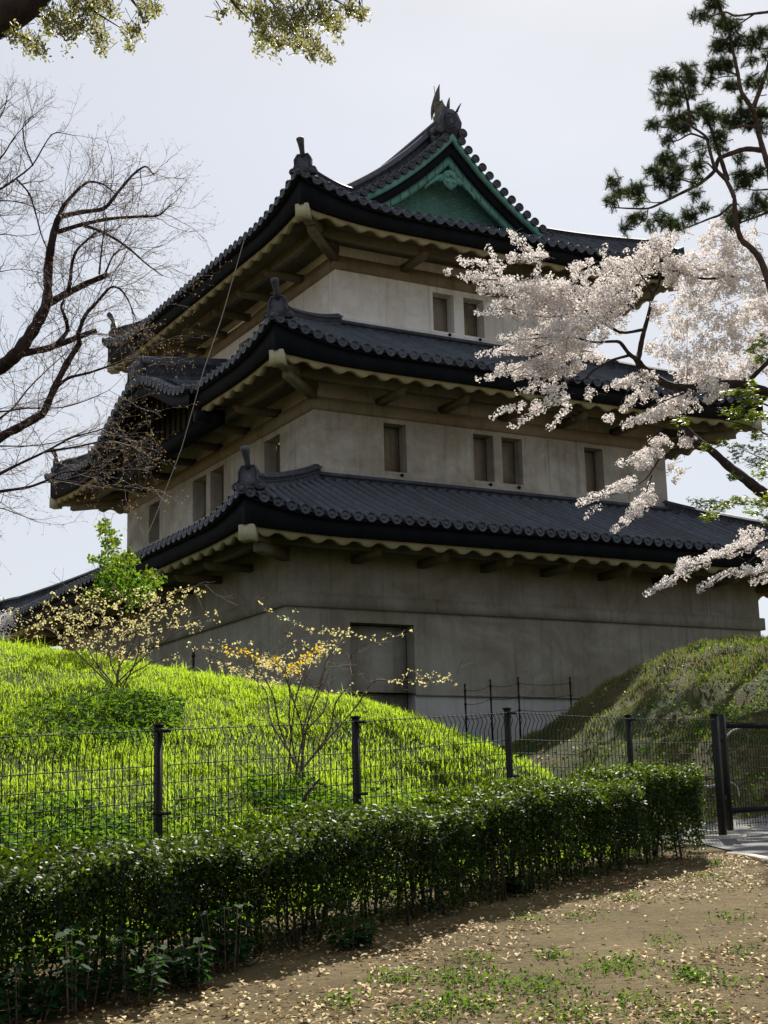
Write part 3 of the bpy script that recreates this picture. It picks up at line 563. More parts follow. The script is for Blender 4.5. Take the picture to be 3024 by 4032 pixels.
# main ridge with its end tiles and fish finials
mr = MB(); zr = float(gcurve(XC)); yy = np.linspace(VY+.15, 17.5-VY-.15, 24); sag = .12*((yy-8.75)/5.3)**2
pts = np.stack([np.full_like(yy, XC), yy, zr-.02+sag], -1); mr.sweep(pts, RPROF(.24, .72)); texture_ridge(mr, pts, .24, .72); mridge = part(mr, 'main_ridge', M['ridge'], root3)
for yv, sg in ((VY+.12, 1), (17.5-VY-.12, -1)):
    ob = MB(); n = np.array([0, -sg, 0.0]); c = np.array([XC, yv, zr+.10])
    oc = [(-.20, -.08), (-.36, .10), (-.40, .34), (-.26, .62), (-.10, .72), (.10, .72), (.26, .62), (.40, .34), (.36, .10), (.20, -.08)]
    ob.prism([c+np.array([x, 0, z_]) for x, z_ in (oc if sg > 0 else oc[::-1])], -n*.16)
    th_ = np.linspace(0, 2*math.pi, 9)+math.pi/8; ob.tube([c+np.array([.25*math.cos(a), -sg*.02, .32+.27*math.sin(a)]) for a in th_], .025, 5)
    disc(ob, c+np.array([0, -sg*.045, .32]), n, .21, .05, 24)
    for k in range(16):                                                # radial petals of the crest
        a = k*math.pi/8; p = c+np.array([0, -sg*.03, .32]); ob.tube([p+np.array([.07*math.cos(a), 0, .07*math.sin(a)]), p+np.array([.15*math.cos(a), 0, .15*math.sin(a)])], [.012, .024], 5)
    for s2 in (-1, 1):
        cc_ = c+np.array([s2*.42, 0, .0]); ob.tube([cc_-n*.3, cc_+n*.02], .14, 12); disc(ob, cc_+n*.03, n, .15)
    ob.tube([c+np.array([.22, .0, .66]), c+np.array([.27, -sg*.05, .8]), c+np.array([.33, -sg*.1, .93])], [.04, .03, .012], 6)
    part(ob, 'ridge_end_tile', M['ridge'], mridge)
    sh_ = MB(); u = .00150
    def fp(a, b): du = (a-700)*.00114; return np.array([XC+.45*du*1.0, yv+sg*(.62-1.2*du), zr+.62+(1050-b)*u])
    def fin(ps, ws, fl=.5): sh_.tube([fp(*p) for p in ps], [w_*(.0015 if len(ws) == 8 else .0020) for w_ in ws], 10, True, fl)
    fin([(485, 905), (500, 780), (545, 660), (600, 570), (640, 470), (660, 380), (690, 280), (728, 190)], [8, 38, 70, 88, 82, 62, 34, 8], .8)
    fin([(660, 1120), (655, 960), (650, 820), (660, 700), (650, 600)], [95, 70, 55, 62, 70], .9)
    fin([(770, 980), (775, 860), (765, 760), (770, 660), (778, 545)], [90, 105, 95, 45, 6], .8)
    fin([(820, 790), (880, 795), (930, 770), (940, 700), (955, 630), (980, 570)], [30, 34, 32, 26, 18, 5], .9)
    fin([(600, 1000), (560, 900), (545, 850), (520, 890)], [40, 30, 14, 4], .8)
    fin([(600, 1120), (540, 1090), (480, 1110), (440, 1190), (400, 1260)], [60, 50, 45, 40, 35], .8)
    fin([(705, 560), (745, 585), (735, 640)], [20, 26, 8], .8); fin([(690, 690), (715, 720)], [22, 8], .8)
    for a, b in ((590, 590), (585, 500), (600, 430), (555, 640), (520, 740)): fin([(a, b), (a-38, b-20)], [18, 3], .7)
    sh_.tube([fp(600, 420), fp(578, 175)], .010, 5)
    part(sh_, 'fish_finial', M['bronze'], mridge, smooth=True)

# curved gable (dormer) on the left face of the middle roof
def kz(y):
    q = np.clip(np.abs(np.asarray(y, float)-KY)/KH, 0, 1); return 6.50+1.22*(0.5+.5*np.cos(math.pi*q**1.05))
KX0 = -.72
ky = np.linspace(KY-KH, KY+KH, 61)
mb = MB(); xs = np.linspace(KX0+.1, 3.1, 6); mb.grid(np.stack([np.stack([np.full_like(ky, x), ky, kz(ky)+.07*(x-KX0)], -1) for x in xs], 0)); kroot = part(mb, 'curved_gable_roof', M['tile'])
mb = MB()
for x in np.arange(KX0+.62, 3.1, .335):
    for sg in (-1, 1):
        q = np.linspace(.03, KH-.05, 22); half_tile_row(mb, np.stack([np.full_like(q, x), KY+sg*q[::-1], kz(KY+sg*q[::-1])+.03+.07*(x-KX0)], -1), TR*1.05)
arc = np.concatenate([[0], np.cumsum(np.hypot(np.diff(ky), np.diff(kz(ky))))])
for q in np.arange(.15, arc[-1], .335):
    y = np.interp(q, arc, ky); z_ = float(kz(y))+.04; mb.tube([[KX0, y, z_], [KX0+.55, y, z_+.04]], [TR, TR*.92], 10); disc(mb, [KX0-.02, y, z_], [-1, 0, 0], TR*1.15)
part(mb, 'cover_tiles', M['tile'], kroot, smooth=False)
mb = MB(); G = lambda x0, x1, o0, o1: mb.grid(np.stack([np.stack([np.full_like(ky, a), ky, kz(ky)-o], -1) for a, o in ((x1, o0), (x0, o0), (x0, o1), (x1, o1), (x1, o0))], 1))
G(KX0+.12, KX0+.28, .03, .42); part(mb, 'verge_board', M['black'], kroot)
mb = MB(); q = [(-1, 0)]; yy = np.linspace(KY-KH+.5, KY+KH-.5, 31); mb.grid(np.stack([np.stack([np.full_like(yy, KX0+.75), yy, np.full_like(yy, 5.95)], -1), np.stack([np.full_like(yy, KX0+.75), yy, np.maximum(kz(yy)-.2, 5.97)], -1)], 1))
for y in np.arange(KY-KH+.9, KY+KH-.6, .42): mb.box((KX0+.68, y-.03, 5.95), (KX0+.76, y+.03, float(kz(y))-.3))
part(mb, 'gable_boarding', M['dimwood'], kroot)
mb = MB(); mb.box((.05, KY-KH-.1, 5.62), (.40, KY+KH+.1, 5.98)); mb.box((KX0+.35, KY-KH-.05, 5.68), (.42, KY-KH+.30, 6.02)); mb.box((KX0+.35, KY+KH-.30, 5.68), (.42, KY+KH+.05, 6.02)); part(mb, 'tie_beam', M['black'], kroot)
mb = MB(); px_ = np.linspace(KX0+.15, 3.1, 10); pts = np.stack([px_, np.full_like(px_, KY), 7.80+.10*(px_-KX0)], -1); mb.sweep(pts, RPROF(.22, .86)); texture_ridge(mb, pts, .22, .86)
onigawara(mb, np.array([KX0+.12, KY, 7.70]), [-1, 0, 0], 1.35, True); part(mb, 'gable_ridge', M['ridge'], kroot)
# lightning cable hanging past the left face
a = on(527, 520, 0, .80); b = on(478, 690, 0, .2); c = on(440, 800, 0, -.75); d = on(392, 970, 0, -1.2); e = on(340, 1105, 0, -1.7); f_ = on(300, 1200, 0, -2.2)
pp = np.array([a, b, c, d, e, f_]); tt = np.linspace(0, 5, 26); pp = np.stack([np.interp(tt, range(6), pp[:, i]) for i in range(3)], -1)
cb = MB(); cb.tube(np.array([wor(*p) for p in pp]), .012, 5); tag(cb.build('hanging_cable', M['rope']), 'thin grey cable hanging from the top roof past the left side of the turret', 'cable')

# ------------------------------------------------------------------ barrier posts beside the turret
BPp = []
for x, yt, dist in ((1004, 1480, 33.0), (1059, 1470, 34.0), (1119, 1465, 35.0), (1231, 1465, 36.5), (418, 1400, 24.0)):
    p = at(x, yt, dist); gz = float(terr(p[0], p[1])); BPp.append((p, gz))
txt = ['first', 'second', 'third', 'fourth']
lab = ['thin black stake by the turret foot, nearest to the door', 'thin black stake by the turret foot, second from the door', 'thin black stake by the turret foot, tallest of those in the gap between the mounds', 'thin black stake by the turret foot, standing against the slope of the dry mound', 'lone thin black stake on the grass mound in front of the left turret face']
for (p, gz), lb in zip(BPp, lab):
    root = empty('barrier_stake', (p[0], p[1], gz-.1), label=lb, cat='stake', group='thin stakes around the turret foot')
    h = p[2]-gz+.1; mb = MB(); zs_ = [0]+sum([[h-hh-.03, h-hh-.02, h-hh+.02, h-hh+.03] for hh in (.75, .42, .12)], [])+[h]; mb.tube([[0, 0, z_] for z_ in zs_], [.022]+[.021, .032, .032, .021]*3+[.020], 8); mb.build('rod', M['steel'], root)
    mb = MB(); mb.tube([[0, 0, h-.005], [0, 0, h+.03]], [.028, .015], 8); mb.build('cap', M['steel'], root)
mb = MB()
for (p, _), (q, _) in zip(BPp[:3], BPp[1:4]):
    for hh in (.12, .42, .75):
        s = np.linspace(0, 1, 9)[:, None]; L_ = np.array(p)*(1-s)+np.array(q)*s; L_[:, 2] -= hh+.05*np.sin(np.pi*s[:, 0]); mb.tube(L_, .006, 4)
tag(mb.build('barrier_wires', M['steel']), 'three thin sagging wires strung between the black stakes at the turret foot', 'wire')

# ------------------------------------------------------------------ mesh fence and gate
FH = 1.27
def fpt(t, h=0.0, n=0.0):
    p = FP0+FD*t+FN*n
    z = float(np.interp(t, [-3, -1, 0, 1, 2, 3, 3.85, 6], [.70, .87, .99, 1.11, 1.25, 1.26, 1.31, 1.40])); return np.array([p[0], p[1], z+h])
p0 = fpt(0)
fence = empty('mesh_fence', p0, label='low welded wire mesh fence with dark brown posts in front of the grass mound', cat='fence')
fo = -p0
def postbox(mb, t, h0, h1, w_=.021):
    a = fpt(t); U = np.append(FU, 0); V_ = np.append(FN, 0); mb.box((-w_, -w_, h0), (w_, w_, h1), np.stack([U, V_, [0, 0, 1]], 1), a)
for t in (-2, -1, 0, 1, 2, 3):
    mb = MB(); postbox(mb, t, -.15, FH); mb.box((-.028, -.028, FH), (.028, .028, FH+.015), np.stack([np.append(FU, 0), np.append(FN, 0), [0, 0, 1]], 1), fpt(t)); po = mb.build('post', M['steel'], fence, fo)
    for hh in (FH-.03, .70, .2):
        cl = MB(); c = fpt(t, hh); cl.box((-.07, -.050, -.012), (.07, -.024, .012), np.stack([np.append(FU, 0), np.append(FN, 0), [0, 0, 1]], 1), c)
        cl.build('clamp', M['steel'], po, fo)
def mesh_panel(mb, t0, t1, z0=.06, z1=FH-.02, ws=.060, hs=.115, wr=.0030, zf=None):
    nv = int(round((t1-t0)*FLEN/ws))
    for i in range(nv+1):
        t = t0+(t1-t0)*i/nv
        P = [fpt(t, z0, -.05), fpt(t, z1-.15, -.05), fpt(t, z1-.07, -.085), fpt(t, z1, -.05)]
        mb.tube(P, wr, 4, False)
    for h in list(np.arange(z0+.03, z1-.16, hs))+[z1-.01]:
        mb.tube([fpt(t, h, -.055) for t in np.linspace(t0, t1, 3)], wr*1.15, 4, False)
for k in range(-2, 4):
    t1 = k+1 if k < 3 else 3.83
    mb = MB(); mesh_panel(mb, k+.02, t1-.02); mb.build('mesh_panel', M['wire'], fence, fo)
gp = fpt(3.87); gate = empty('mesh_gate', gp, label='dark framed mesh gate standing at the asphalt path', cat='gate'); go = -gp
def gpost(mb, t, h0, h1, w_): postbox(mb, t, h0, h1, w_)
mb = MB(); postbox(mb, 3.87, -.1, FH+.02, .032); mb.box((-.038, -.038, FH+.02), (.038, .038, FH+.035), np.stack([np.append(FU, 0), np.append(FN, 0), [0, 0, 1]], 1), fpt(3.87)); mb.build('gate_post', M['steel'], gate, go)
mb = MB(); postbox(mb, 3.955, .10, FH+.03, .026); 
def bar(mb, t0, t1, h, w_=.03):
    a, b = fpt(t0, h), fpt(t1, h); mb.sweep(np.array([a, (a+b)/2, b]), [(-w_, -w_), (-w_, w_), (w_, w_), (w_, -w_)])
bar(mb, 3.975, 5.4, FH-.08); bar(mb, 3.975, 5.4, .30); postbox(mb, 5.42, .10, FH+.03, .038); mb.build('gate_frame', M['steel'], gate, go)
mb = MB(); mesh_panel(mb, 3.98, 5.4, .13, FH-.06); mb.build('mesh_panel', M['wire'], gate, go)
for hh in (.42, 1.05): a = fpt(3.91, hh); mb = MB(); mb.tube([a-[0, 0, .04], a+np.array([0, 0, .04])], .03, 8); mb.build('hinge', M['steel'], gate, go)
mb = MB(); c = fpt(3.87); mb.box((-.22, -.16, -.02), (.26, .16, .06), np.stack([np.append(FU, 0), np.append(FN, 0), [0, 0, 1]], 1), c); tag(mb.build('concrete_footing', M['concrete']), 'small flat concrete block under the gate post', 'footing')

# ------------------------------------------------------------------ hedge
HA = np.array([-.86, 9.35]); 
def hpt(t, n): return HA+FU*t+FN*n
hl0, hl1 = -4.2, 5.22
hb = np.append(hpt(0, 0), float(base_z(*hpt(0, 0)))); hedge = empty('clipped_hedge', hb, label='long clipped green hedge with bare lower stems along the fence', cat='hedge')
n = 190000
t = rng.uniform(hl0, hl1, n); hz = rng.beta(1.35, 1.1, n); side = rng.uniform(-1, 1, n); HT = np.interp(t, [-3, 5.7], [.60, .70])
shell = rng.random(n) < .72
side = np.where(shell, np.sign(side)*(1-np.abs(rng.normal(0, .18, n))), side); topm = rng.random(n) < .30
hz = np.where(topm, 1-np.abs(rng.normal(0, .06, n)), hz); side = np.where(topm, rng.uniform(-1, 1, n), side)
bulge = .08*np.sin(t*2.3)+.07*np.sin(t*5.1+1+2*hz)+.06*np.sin(t*11.3+5*hz)
wid = (.40+.5*bulge)*np.where(hz > .8, 1.0, .9); endf = np.clip((hl1-t)/.35, .15, 1)**.5
keep = np.ones(n, bool)
thin = .5+.5*np.sin(t*7.3+np.sin(hz*5))*np.sin(t*2.9+hz*4); keep &= ~((hz < .62) & (rng.random(n) > .40+.55*thin*hz/.62)); keep &= ~((hz < .15) & (rng.random(n) < .5))
pos2 = HA[None]+FU[None]*t[:, None]+FN[None]*(side*wid*endf-.03-.20*np.clip((4-t)/4, 0, 1))[:, None]
top = HT*(1+.06*np.sin(t*3.1)+.05*np.sin(t*8.7+2)+.04*np.sin(t*17))*(.86+.14*endf)
zz = base_z(pos2[:, 0], pos2[:, 1])+hz*top+rng.normal(0, .018, n)
P = np.concatenate([pos2, zz[:, None]], 1)[keep]+rng.normal(0, .02, (keep.sum(), 3))
nn = unit(rdir(len(P))+np.array([0, 0, .8])+np.concatenate([FN*1.0, [0]])*(np.sign(side[keep])*.5)[:, None])
lit_top = (hz[keep] > .91) & (rng.random(len(P)) < np.interp(t[keep], [-2, 5], [.12, .50])); fl_ = []  # top leaves that get the painted-in brighter colour, more towards the gate
for k_, mn in ((~lit_top, 'hedge'), (lit_top, 'hedge_lit')):
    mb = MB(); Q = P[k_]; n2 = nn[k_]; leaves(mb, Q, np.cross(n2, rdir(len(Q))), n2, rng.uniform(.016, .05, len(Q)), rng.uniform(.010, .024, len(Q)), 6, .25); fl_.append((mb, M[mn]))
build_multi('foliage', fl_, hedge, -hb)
mb = MB()
for k in range(240):
    t_ = rng.uniform(hl0, hl1-.1); s_ = rng.uniform(-.36, .30)-.20*min(1, max(0, (4-t_)/4)); p = hpt(t_, s_); z0 = float(base_z(*p)); h = rng.uniform(.42, .60)
    a = np.array([p[0], p[1], z0-.03]); pts = [a]; d = np.array([rng.normal(0, .08), rng.normal(0, .08), 1.0])
    for j in range(5): pts.append(pts[-1]+d*h/5); d = d+np.array([rng.normal(0, .09), rng.normal(0, .09), 0])
    mb.tube(pts, np.linspace(rng.uniform(.006, .012), .003, 6), 5)
    for j in (2, 3, 4):
        e = pts[j]+np.array([rng.normal(0, .12), rng.normal(0, .12), rng.uniform(.06, .16)]); mb.tube([pts[j], (pts[j]+e)/2+[0, 0, .01], e], [.004, .003, .002], 4)
mb.build('stems', M['bark'], hedge, -hb)

# ------------------------------------------------------------------ grass on the mounds (nobody could count it)
def vis_pts(n, ymin, ymax, cond):
    """points spread over the part of the mounds the picture can see, plus a margin to either side"""
    Y = np.sqrt(rng.uniform(ymin**2, ymax**2, n)); X = rng.uniform(-.47, .40, n)*Y
    k = cond(X, Y); return X[k], Y[k]
def hd(X, Y): return (X-HA[0])*FN[0]+(Y-HA[1])*FN[1]
def blades(mb, X, Y, Z, h, wd, lean=.5):
    n = len(X); a = rng.uniform(0, 2*math.pi, n); D = np.stack([np.cos(a), np.sin(a), 0*a], -1); ln = rng.uniform(.1, 1, n)*lean
    B = np.stack([-np.sin(a), np.cos(a), 0*a], -1); up = np.array([0, 0, 1.0]); root = np.stack([X, Y, Z-.01], -1)
    h = h[:, None]; l_ = ln[:, None]; wd = wd[:, None]
    p1 = root+up*h*.55+D*h*l_*.22; p2 = root+up*h*(1-.35*l_)+D*h*l_*.85
    V = np.stack([root-B*wd*.5, root+B*wd*.5, p1+B*wd*.45, p1-B*wd*.45, p2], 1); i = np.arange(n)[:, None]*5
    mb.add(V.reshape(-1, 3), [i+np.array([[0, 1, 2, 3]]), i+np.array([[3, 2, 4]])])
val = lambda X, Y: 2.15+.02*(Y-20)
def nz(X, Y, s, k=0): return np.sin(X*s+1.3*k+np.sin(Y*s*.7+k))*np.sin(Y*s*1.1-.6*X*s+k*2.1)
mb = MB()
X, Y = vis_pts(220000, 8.3, 22, lambda X, Y: (fdist(X, Y) > -.62) & (X < val(X, Y)+.15) & (hd(X, Y) > .42))
Z = terr(X, Y); blades(mb, X, Y, Z, rng.uniform(.03, .085, len(X)), rng.uniform(.004, .008, len(X))*(.7+.03*Y), 1.1)
X, Y = vis_pts(18000, 8.3, 22, lambda X, Y: (fdist(X, Y) > -.62) & (X < val(X, Y)+.15) & (hd(X, Y) > .42)); cl = nz(X, Y, 1.9)+.7*nz(X, Y, 4.7, 1)
k = rng.random(len(X)) < np.clip(.6+.5*cl, .05, 1); X, Y, cl = X[k], Y[k], cl[k]; nb = 14; hs = rng.uniform(.05, .14, len(X))*(1+.45*np.clip(cl, -.8, 1.2))*np.where(rng.random(len(X)) < .05, 1.9, 1); n = len(X)*nb
a = rng.uniform(0, 2*math.pi, n); q = .07*np.sqrt(rng.random(n)); Xb = X.repeat(nb)+q*np.cos(a); Yb = Y.repeat(nb)+q*np.sin(a)
blades(mb, Xb, Yb, terr(Xb, Yb), hs.repeat(nb)*rng.uniform(.5, 1.1, n), rng.uniform(.005, .010, n)*(.7+.03*Yb), 1.35)
tag(mb.build('grass', M['grass']), 'bright sunlit grass covering the near mound', 'grass', kind='stuff')
X, Y = vis_pts(190000, 15, 32, lambda X, Y: (fdist(X, Y) > .3) & (X >= val(X, Y)-.1) & ~((Y < 18.4) & (X > 2.6)))
Z = terr(X, Y); cl = nz(X, Y, 1.7, 3)+.7*nz(X, Y, 4.3, 2); hi = np.clip((Z-2.9)/1.3, 0, 1)
keep = rng.random(len(X)) < np.clip(.36+.42*cl+.8*hi**2, .06, 1); X, Y, Z, cl, hi = X[keep], Y[keep], Z[keep], cl[keep], hi[keep]
mb = MB(); blades(mb, X, Y, Z, rng.uniform(.03, .09, len(X))*(1+.6*np.clip(cl, -.7, 1)+.9*hi**2), rng.uniform(.006, .012, len(X))*1.2, .9)
tag(mb.build('dry_grass', M['grassd']), 'sparse dry grass on the brown mound behind the gate', 'grass', kind='stuff')
# broad leaved ground cover in patches on the grass
mb = MB(); C_ = []
for x, y, Y_, r_, k in ((150, 1545, 15.0, .75, 700), (250, 1535, 15.6, .7, 800), (320, 1520, 16, .4, 600), (90, 1710, 11.6, .7, 2200), (190, 1735, 11.4, .5, 1500), (640, 1640, 13.6, .5, 1200), (700, 1665, 13.2, .5, 900), (420, 1700, 12.2, .6, 500), (900, 1690, 14.2, .7, 500), (1075, 1640, 17.6, .35, 400), (1190, 1655, 18.5, .45, 500), (1550, 1500, 23.5, 1.1, 380), (1610, 1560, 21.5, .9, 450), (1470, 1560, 21.8, .9, 220), (1520, 1640, 19, .8, 300), (1620, 1440, 25, 1.0, 250)):
    p = at(x, y, Y_); a = rng.uniform(0, 2*math.pi, k); q = r_*np.sqrt(rng.random(k)); C_.append(np.stack([p[0]+q*np.cos(a), p[1]+1.4*q*np.sin(a)], -1))
C_ = np.concatenate(C_); C_ = C_[fdist(C_[:, 0], C_[:, 1]) > .05]; Z = terr(C_[:, 0], C_[:, 1]); P = np.concatenate([C_, (Z+rng.uniform(.02, .12, len(Z)))[:, None]], 1)
nn = unit(rdir(len(P))*.7+np.array([0, 0, 1.0])); leaves(mb, P, np.cross(nn, rdir(len(P))), nn, rng.uniform(.035, .075, len(P)), rng.uniform(.025, .05, len(P)), 6, .2)
tag(mb.build('undergrowth', M['weed']), 'patches of broad leaved weeds among the bright grass', 'weeds', kind='stuff')

# ------------------------------------------------------------------ ground litter and small weeds in front of the hedge
def hd(X, Y): return (X-HA[0])*FN[0]+(Y-HA[1])*FN[1]
n = 36000; Y = np.sqrt(rng.uniform(5.5**2, 14.5**2, n)); X = rng.uniform(-.36, .36, n)*Y; d = hd(X, Y); kx = kb0[0]+(13-Y)*.165
k = (d < .4) & (X < kx-.06) & (rng.random(n) < np.clip(.14+.6*np.exp(-((d+.7)/.6)**2)+.6*nz(X, Y, 2.4, 5)+.35*nz(X, Y, 7.7, 1)+np.clip((8.6-Y)*.35, 0, .6), .05, 1)); X, Y = X[k], Y[k]
P = np.stack([X, Y, base_z(X, Y)+rng.uniform(.004, .026, len(X))], -1); nn = unit(rdir(len(P))*.35+np.array([0, 0, 1.0])); mb = MB()
leaves(mb, P, np.cross(nn, rdir(len(P))), nn, rng.uniform(.012, .055, len(P))*rng.uniform(.6, 1.15, len(P)), rng.uniform(.008, .030, len(P)), 6, .8)
n = 14000; X, Y = vis_pts(n, 16, 32, lambda X, Y: (X >= val(X, Y)) & (fdist(X, Y) > .3)); k = rng.random(len(X)) < np.clip(.35-.6*nz(X, Y, 1.7, 3), .05, 1); X, Y = X[k], Y[k]
P = np.stack([X, Y, terr(X, Y)+rng.uniform(.01, .05, len(X))], -1); nn = unit(rdir(len(P))*.6+np.array([0, 0, 1.0])); leaves(mb, P, np.cross(nn, rdir(len(P))), nn, rng.uniform(.04, .09, len(P)), rng.uniform(.02, .05, len(P)), 6, .4)
tag(mb.build('leaf_litter', M['litter']), 'scattered dry fallen leaves on the dirt and the brown mound', 'fallen leaves', kind='stuff')
mb = MB(); C_ = []
for x, y, r_, k in ((1186, 2069, .16, 130), (994, 2120, .42, 420), (1145, 2135, .5, 520), (1327, 2094, .42, 420), (1493, 2112, .16, 260), (994, 2172, .35, 360), (1226, 2195, .45, 420), (1378, 2168, .3, 200), (1500, 2198, .3, 240), (853, 2118, .3, 220), (1357, 1943, .25, 110), (1024, 2079, .2, 120), (1560, 2130, .3, 140), (1440, 2040, .25, 90), (1250, 1985, .3, 90), (1590, 1985, .3, 110), (1620, 2060, .3, 110), (1140, 1990, .2, 70), (740, 2170, .25, 150), (1530, 1900, .3, 90), (1545, 1870, .12, 130), (900, 2200, .3, 200)):
    d = ray(x*K, y*K); tt = 6.0
    for _ in range(40): p = EYE+d*tt; tt += (p[2]-float(base_z(p[0], p[1])))*2.2
    a = rng.uniform(0, 2*math.pi, k); k = int(k*.55); a = a[:k]; q = r_*np.sqrt(rng.random(k))*rng.uniform(.2, .95, k); C_.append(np.stack([p[0]+q*np.cos(a), p[1]+1.1*q*np.sin(a)], -1))
C_ = np.concatenate(C_); Z = base_z(C_[:, 0], C_[:, 1]); P = np.concatenate([C_, (Z+rng.uniform(.005, .05, len(Z)))[:, None]], 1); nn = unit(rdir(len(P))*.8+np.array([0, 0, 1.0]))
leaves(mb, P, np.cross(nn, rdir(len(P))), nn, rng.uniform(.015, .034, len(P)), rng.uniform(.008, .018, len(P)), 6, .2)
blades(mb, C_[::2, 0]+rng.normal(0, .03, len(C_[::2])), C_[::2, 1], Z[::2], rng.uniform(.03, .08, len(Z[::2])), rng.uniform(.003, .006, len(Z[::2])), 1.0)
tag(mb.build('ground_weeds', M['weed']), 'low green weeds in patches on the bare dirt', 'weeds', kind='stuff')
def hit(x, y, fn=base_z, t0=5.0):
    d = ray(x*K, y*K); tt = t0
    while tt < 60:
        p = EYE+d*tt
        if p[2] < float(fn(p[0], p[1])): break
        tt += .02
    return np.array([p[0], p[1], float(fn(p[0], p[1]))])
pl = [(165, 2185, .50, 'largest nettle clump at the hedge foot, with broad dark serrated leaves'), (285, 2165, .40, 'nettle clump right of the largest one at the hedge foot'), (45, 2215, .34, 'pale nettle clump low at the near end of the hedge'), (425, 2135, .30, 'medium nettle clump under the hedge, between two bigger gaps'), (755, 2050, .24, 'small leafy plant at the hedge foot, alone near its middle'), (490, 2100, .42, 'upright leafy plant growing up through the hedge stems'), (1120, 1935, .18, 'little sprout at the hedge foot nearest the gate')]
for x, y, h, lb in pl:
    p = hit(x, y); root = empty('nettle_plant', p, label=lb, cat='weed plant', group='weed plants along the hedge foot'); st = MB(); lf = MB(); C_ = []; D_ = []; N_ = []
    for k in range(max(4, int(h*34))):
        a = rng.uniform(0, 6.28); b = np.array([.30*h*math.cos(a), .30*h*math.sin(a), 0])*rng.uniform(.2, 1.3); hh = h*rng.uniform(.35, .85); tip = b*1.5+np.array([0, 0, hh]); pts = [b+(tip-b)*q+np.array([0, 0, 0]) for q in np.linspace(0, 1, 5)]; st.tube(pts, np.linspace(.005, .002, 5), 5)
        for q in np.linspace(.25, 1, 6):
            for s_ in (0, math.pi):
                an = q*9+s_+a; d = np.array([math.cos(an), math.sin(an), -.25]); C_.append(b+(tip-b)*q+d*.04); D_.append(d); N_.append([rng.normal(0, .35)+.3*d[0], rng.normal(0, .35)+.3*d[1], 1])
    C_ = np.array(C_); leaves(lf, C_, np.array(D_), np.array(N_), rng.uniform(.045, .095, len(C_)), rng.uniform(.034, .066, len(C_)), 9, .35)
    st.build('stalks', M['twig'], root); lf.build('leaves', M['nettle'], root)

# ------------------------------------------------------------------ trees and shrubs
def limb3(pts2, Y, wob=.3, dY=0.0, seed=0):
    r_ = np.random.default_rng(seed); P = []; y = Y
    for i, (x, yy) in enumerate(pts2): P.append(at(x, yy, y)); y += dY+r_.normal(0, wob)*.35
    return np.array(P)
def smooth(P, n=4):
    P = np.asarray(P, float); m = len(P); s = np.arange(m); q = np.linspace(0, m-1, (m-1)*n+1); 
    T = np.gradient(P, axis=0) if m > 2 else np.repeat((P[1:]-P[:1]), 2, 0)
    i = np.minimum(q.astype(int), m-2); f = (q-i)[:, None]; h00 = 2*f**3-3*f**2+1; h10 = f**3-2*f**2+f; h01 = -2*f**3+3*f**2; h11 = f**3-f**2
    return h00*P[i]+h10*T[i]*.8+h01*P[i+1]+h11*T[i+1]*.8
def grow(mb, p, d, ln, r_, depth, tips, spread=.6, k=4, up=.15, kids=(3, 5), seg=5, zig=.22):
    pts = [p]; dd = d.copy()
    for j in range(seg):
        dd = unit(dd+rng.normal(0, zig, 3)+np.array([0, 0, up*.25])); pts.append(pts[-1]+dd*ln/seg)
    pts = np.array(pts); mb.tube(pts, np.linspace(r_, r_*.5, seg+1), k, False)
    if depth == 0: tips.append((pts[-1], dd)); return
    for c in range(rng.integers(*kids)):
        q = rng.uniform(.25, 1.0); i = min(int(q*seg), seg-1); b = pts[i]+(pts[i+1]-pts[i])*(q*seg-i)
        nd = unit(unit(pts[i+1]-pts[i])+rng.normal(0, spread, 3)); grow(mb, b, nd, ln*rng.uniform(.35, .65), r_*.55, depth-1, tips, spread, max(3, k-1), up, kids, max(3, seg-1), zig)
    tips.append((pts[-1], dd))
# bare budding tree on the left
def bare_tree(name, limbs, Yd, trunk_pts, label, rt, step, ln, seedk, budn=3, twr=.0042, bud=.022, up=.1, dirx=.35):
    base = trunk_pts[0]; root = empty(name, base, label=label, cat='tree'); tr = MB(); tw = MB(); tips = []
    tr.tube(smooth(trunk_pts, 4), np.linspace(rt, rt*.6, (len(trunk_pts)-1)*4+1), 12)
    for i, (pts2, ra, rb) in enumerate(limbs):
        P = smooth(limb3(pts2, Yd+.5*math.sin(i*2.1+seedk)*(1 if i > 4 else .4), .2, 0, i+seedk), 4); rr = np.linspace(ra, rb, len(P))*(1+.08*np.sin(np.arange(len(P))*1.9)); tr.tube(P, rr, 8)
        seg = np.linalg.norm(np.diff(P, axis=0), axis=1); s = np.concatenate([[0], np.cumsum(seg)])
        for q in np.arange(step, s[-1]+step*.5, step*(1.0 if i < 14 else 1.7)):
            q = min(q, s[-1]); j = min(np.searchsorted(s, q, 'right')-1, len(P)-2); b = P[j]+(P[j+1]-P[j])*((q-s[j])/seg[j]); tdir = unit(P[j+1]-P[j])
            for _ in range(1 if rng.random() < .6 else 2):
                nd = unit(tdir*.7+rng.normal(0, .65, 3)+np.array([dirx, 0, up])); grow(tw, b, nd, ln*rng.uniform(.5, 1.2), max(twr, min(rr[j]*.45, twr*1.8)), 2, tips, .55, 4, up*.6, (3, 5))
    tr.build('trunk', M['barkr'], root, -base, True)
    C_ = np.array([t_[0] for t_ in tips]).repeat(budn, 0); D_ = np.array([t_[1] for t_ in tips]).repeat(budn, 0); C_ = C_+rng.normal(0, bud*.55, C_.shape); nn = rdir(len(C_)); lf = MB()
    leaves(lf, C_, D_+rdir(len(C_))*.9, nn, rng.uniform(.7, 1.5, len(C_))*bud, rng.uniform(.35, .7, len(C_))*bud, 6, .3); build_multi('crown', [(tw, M['twigr']), (lf, M['bud'])], root, -base); return root
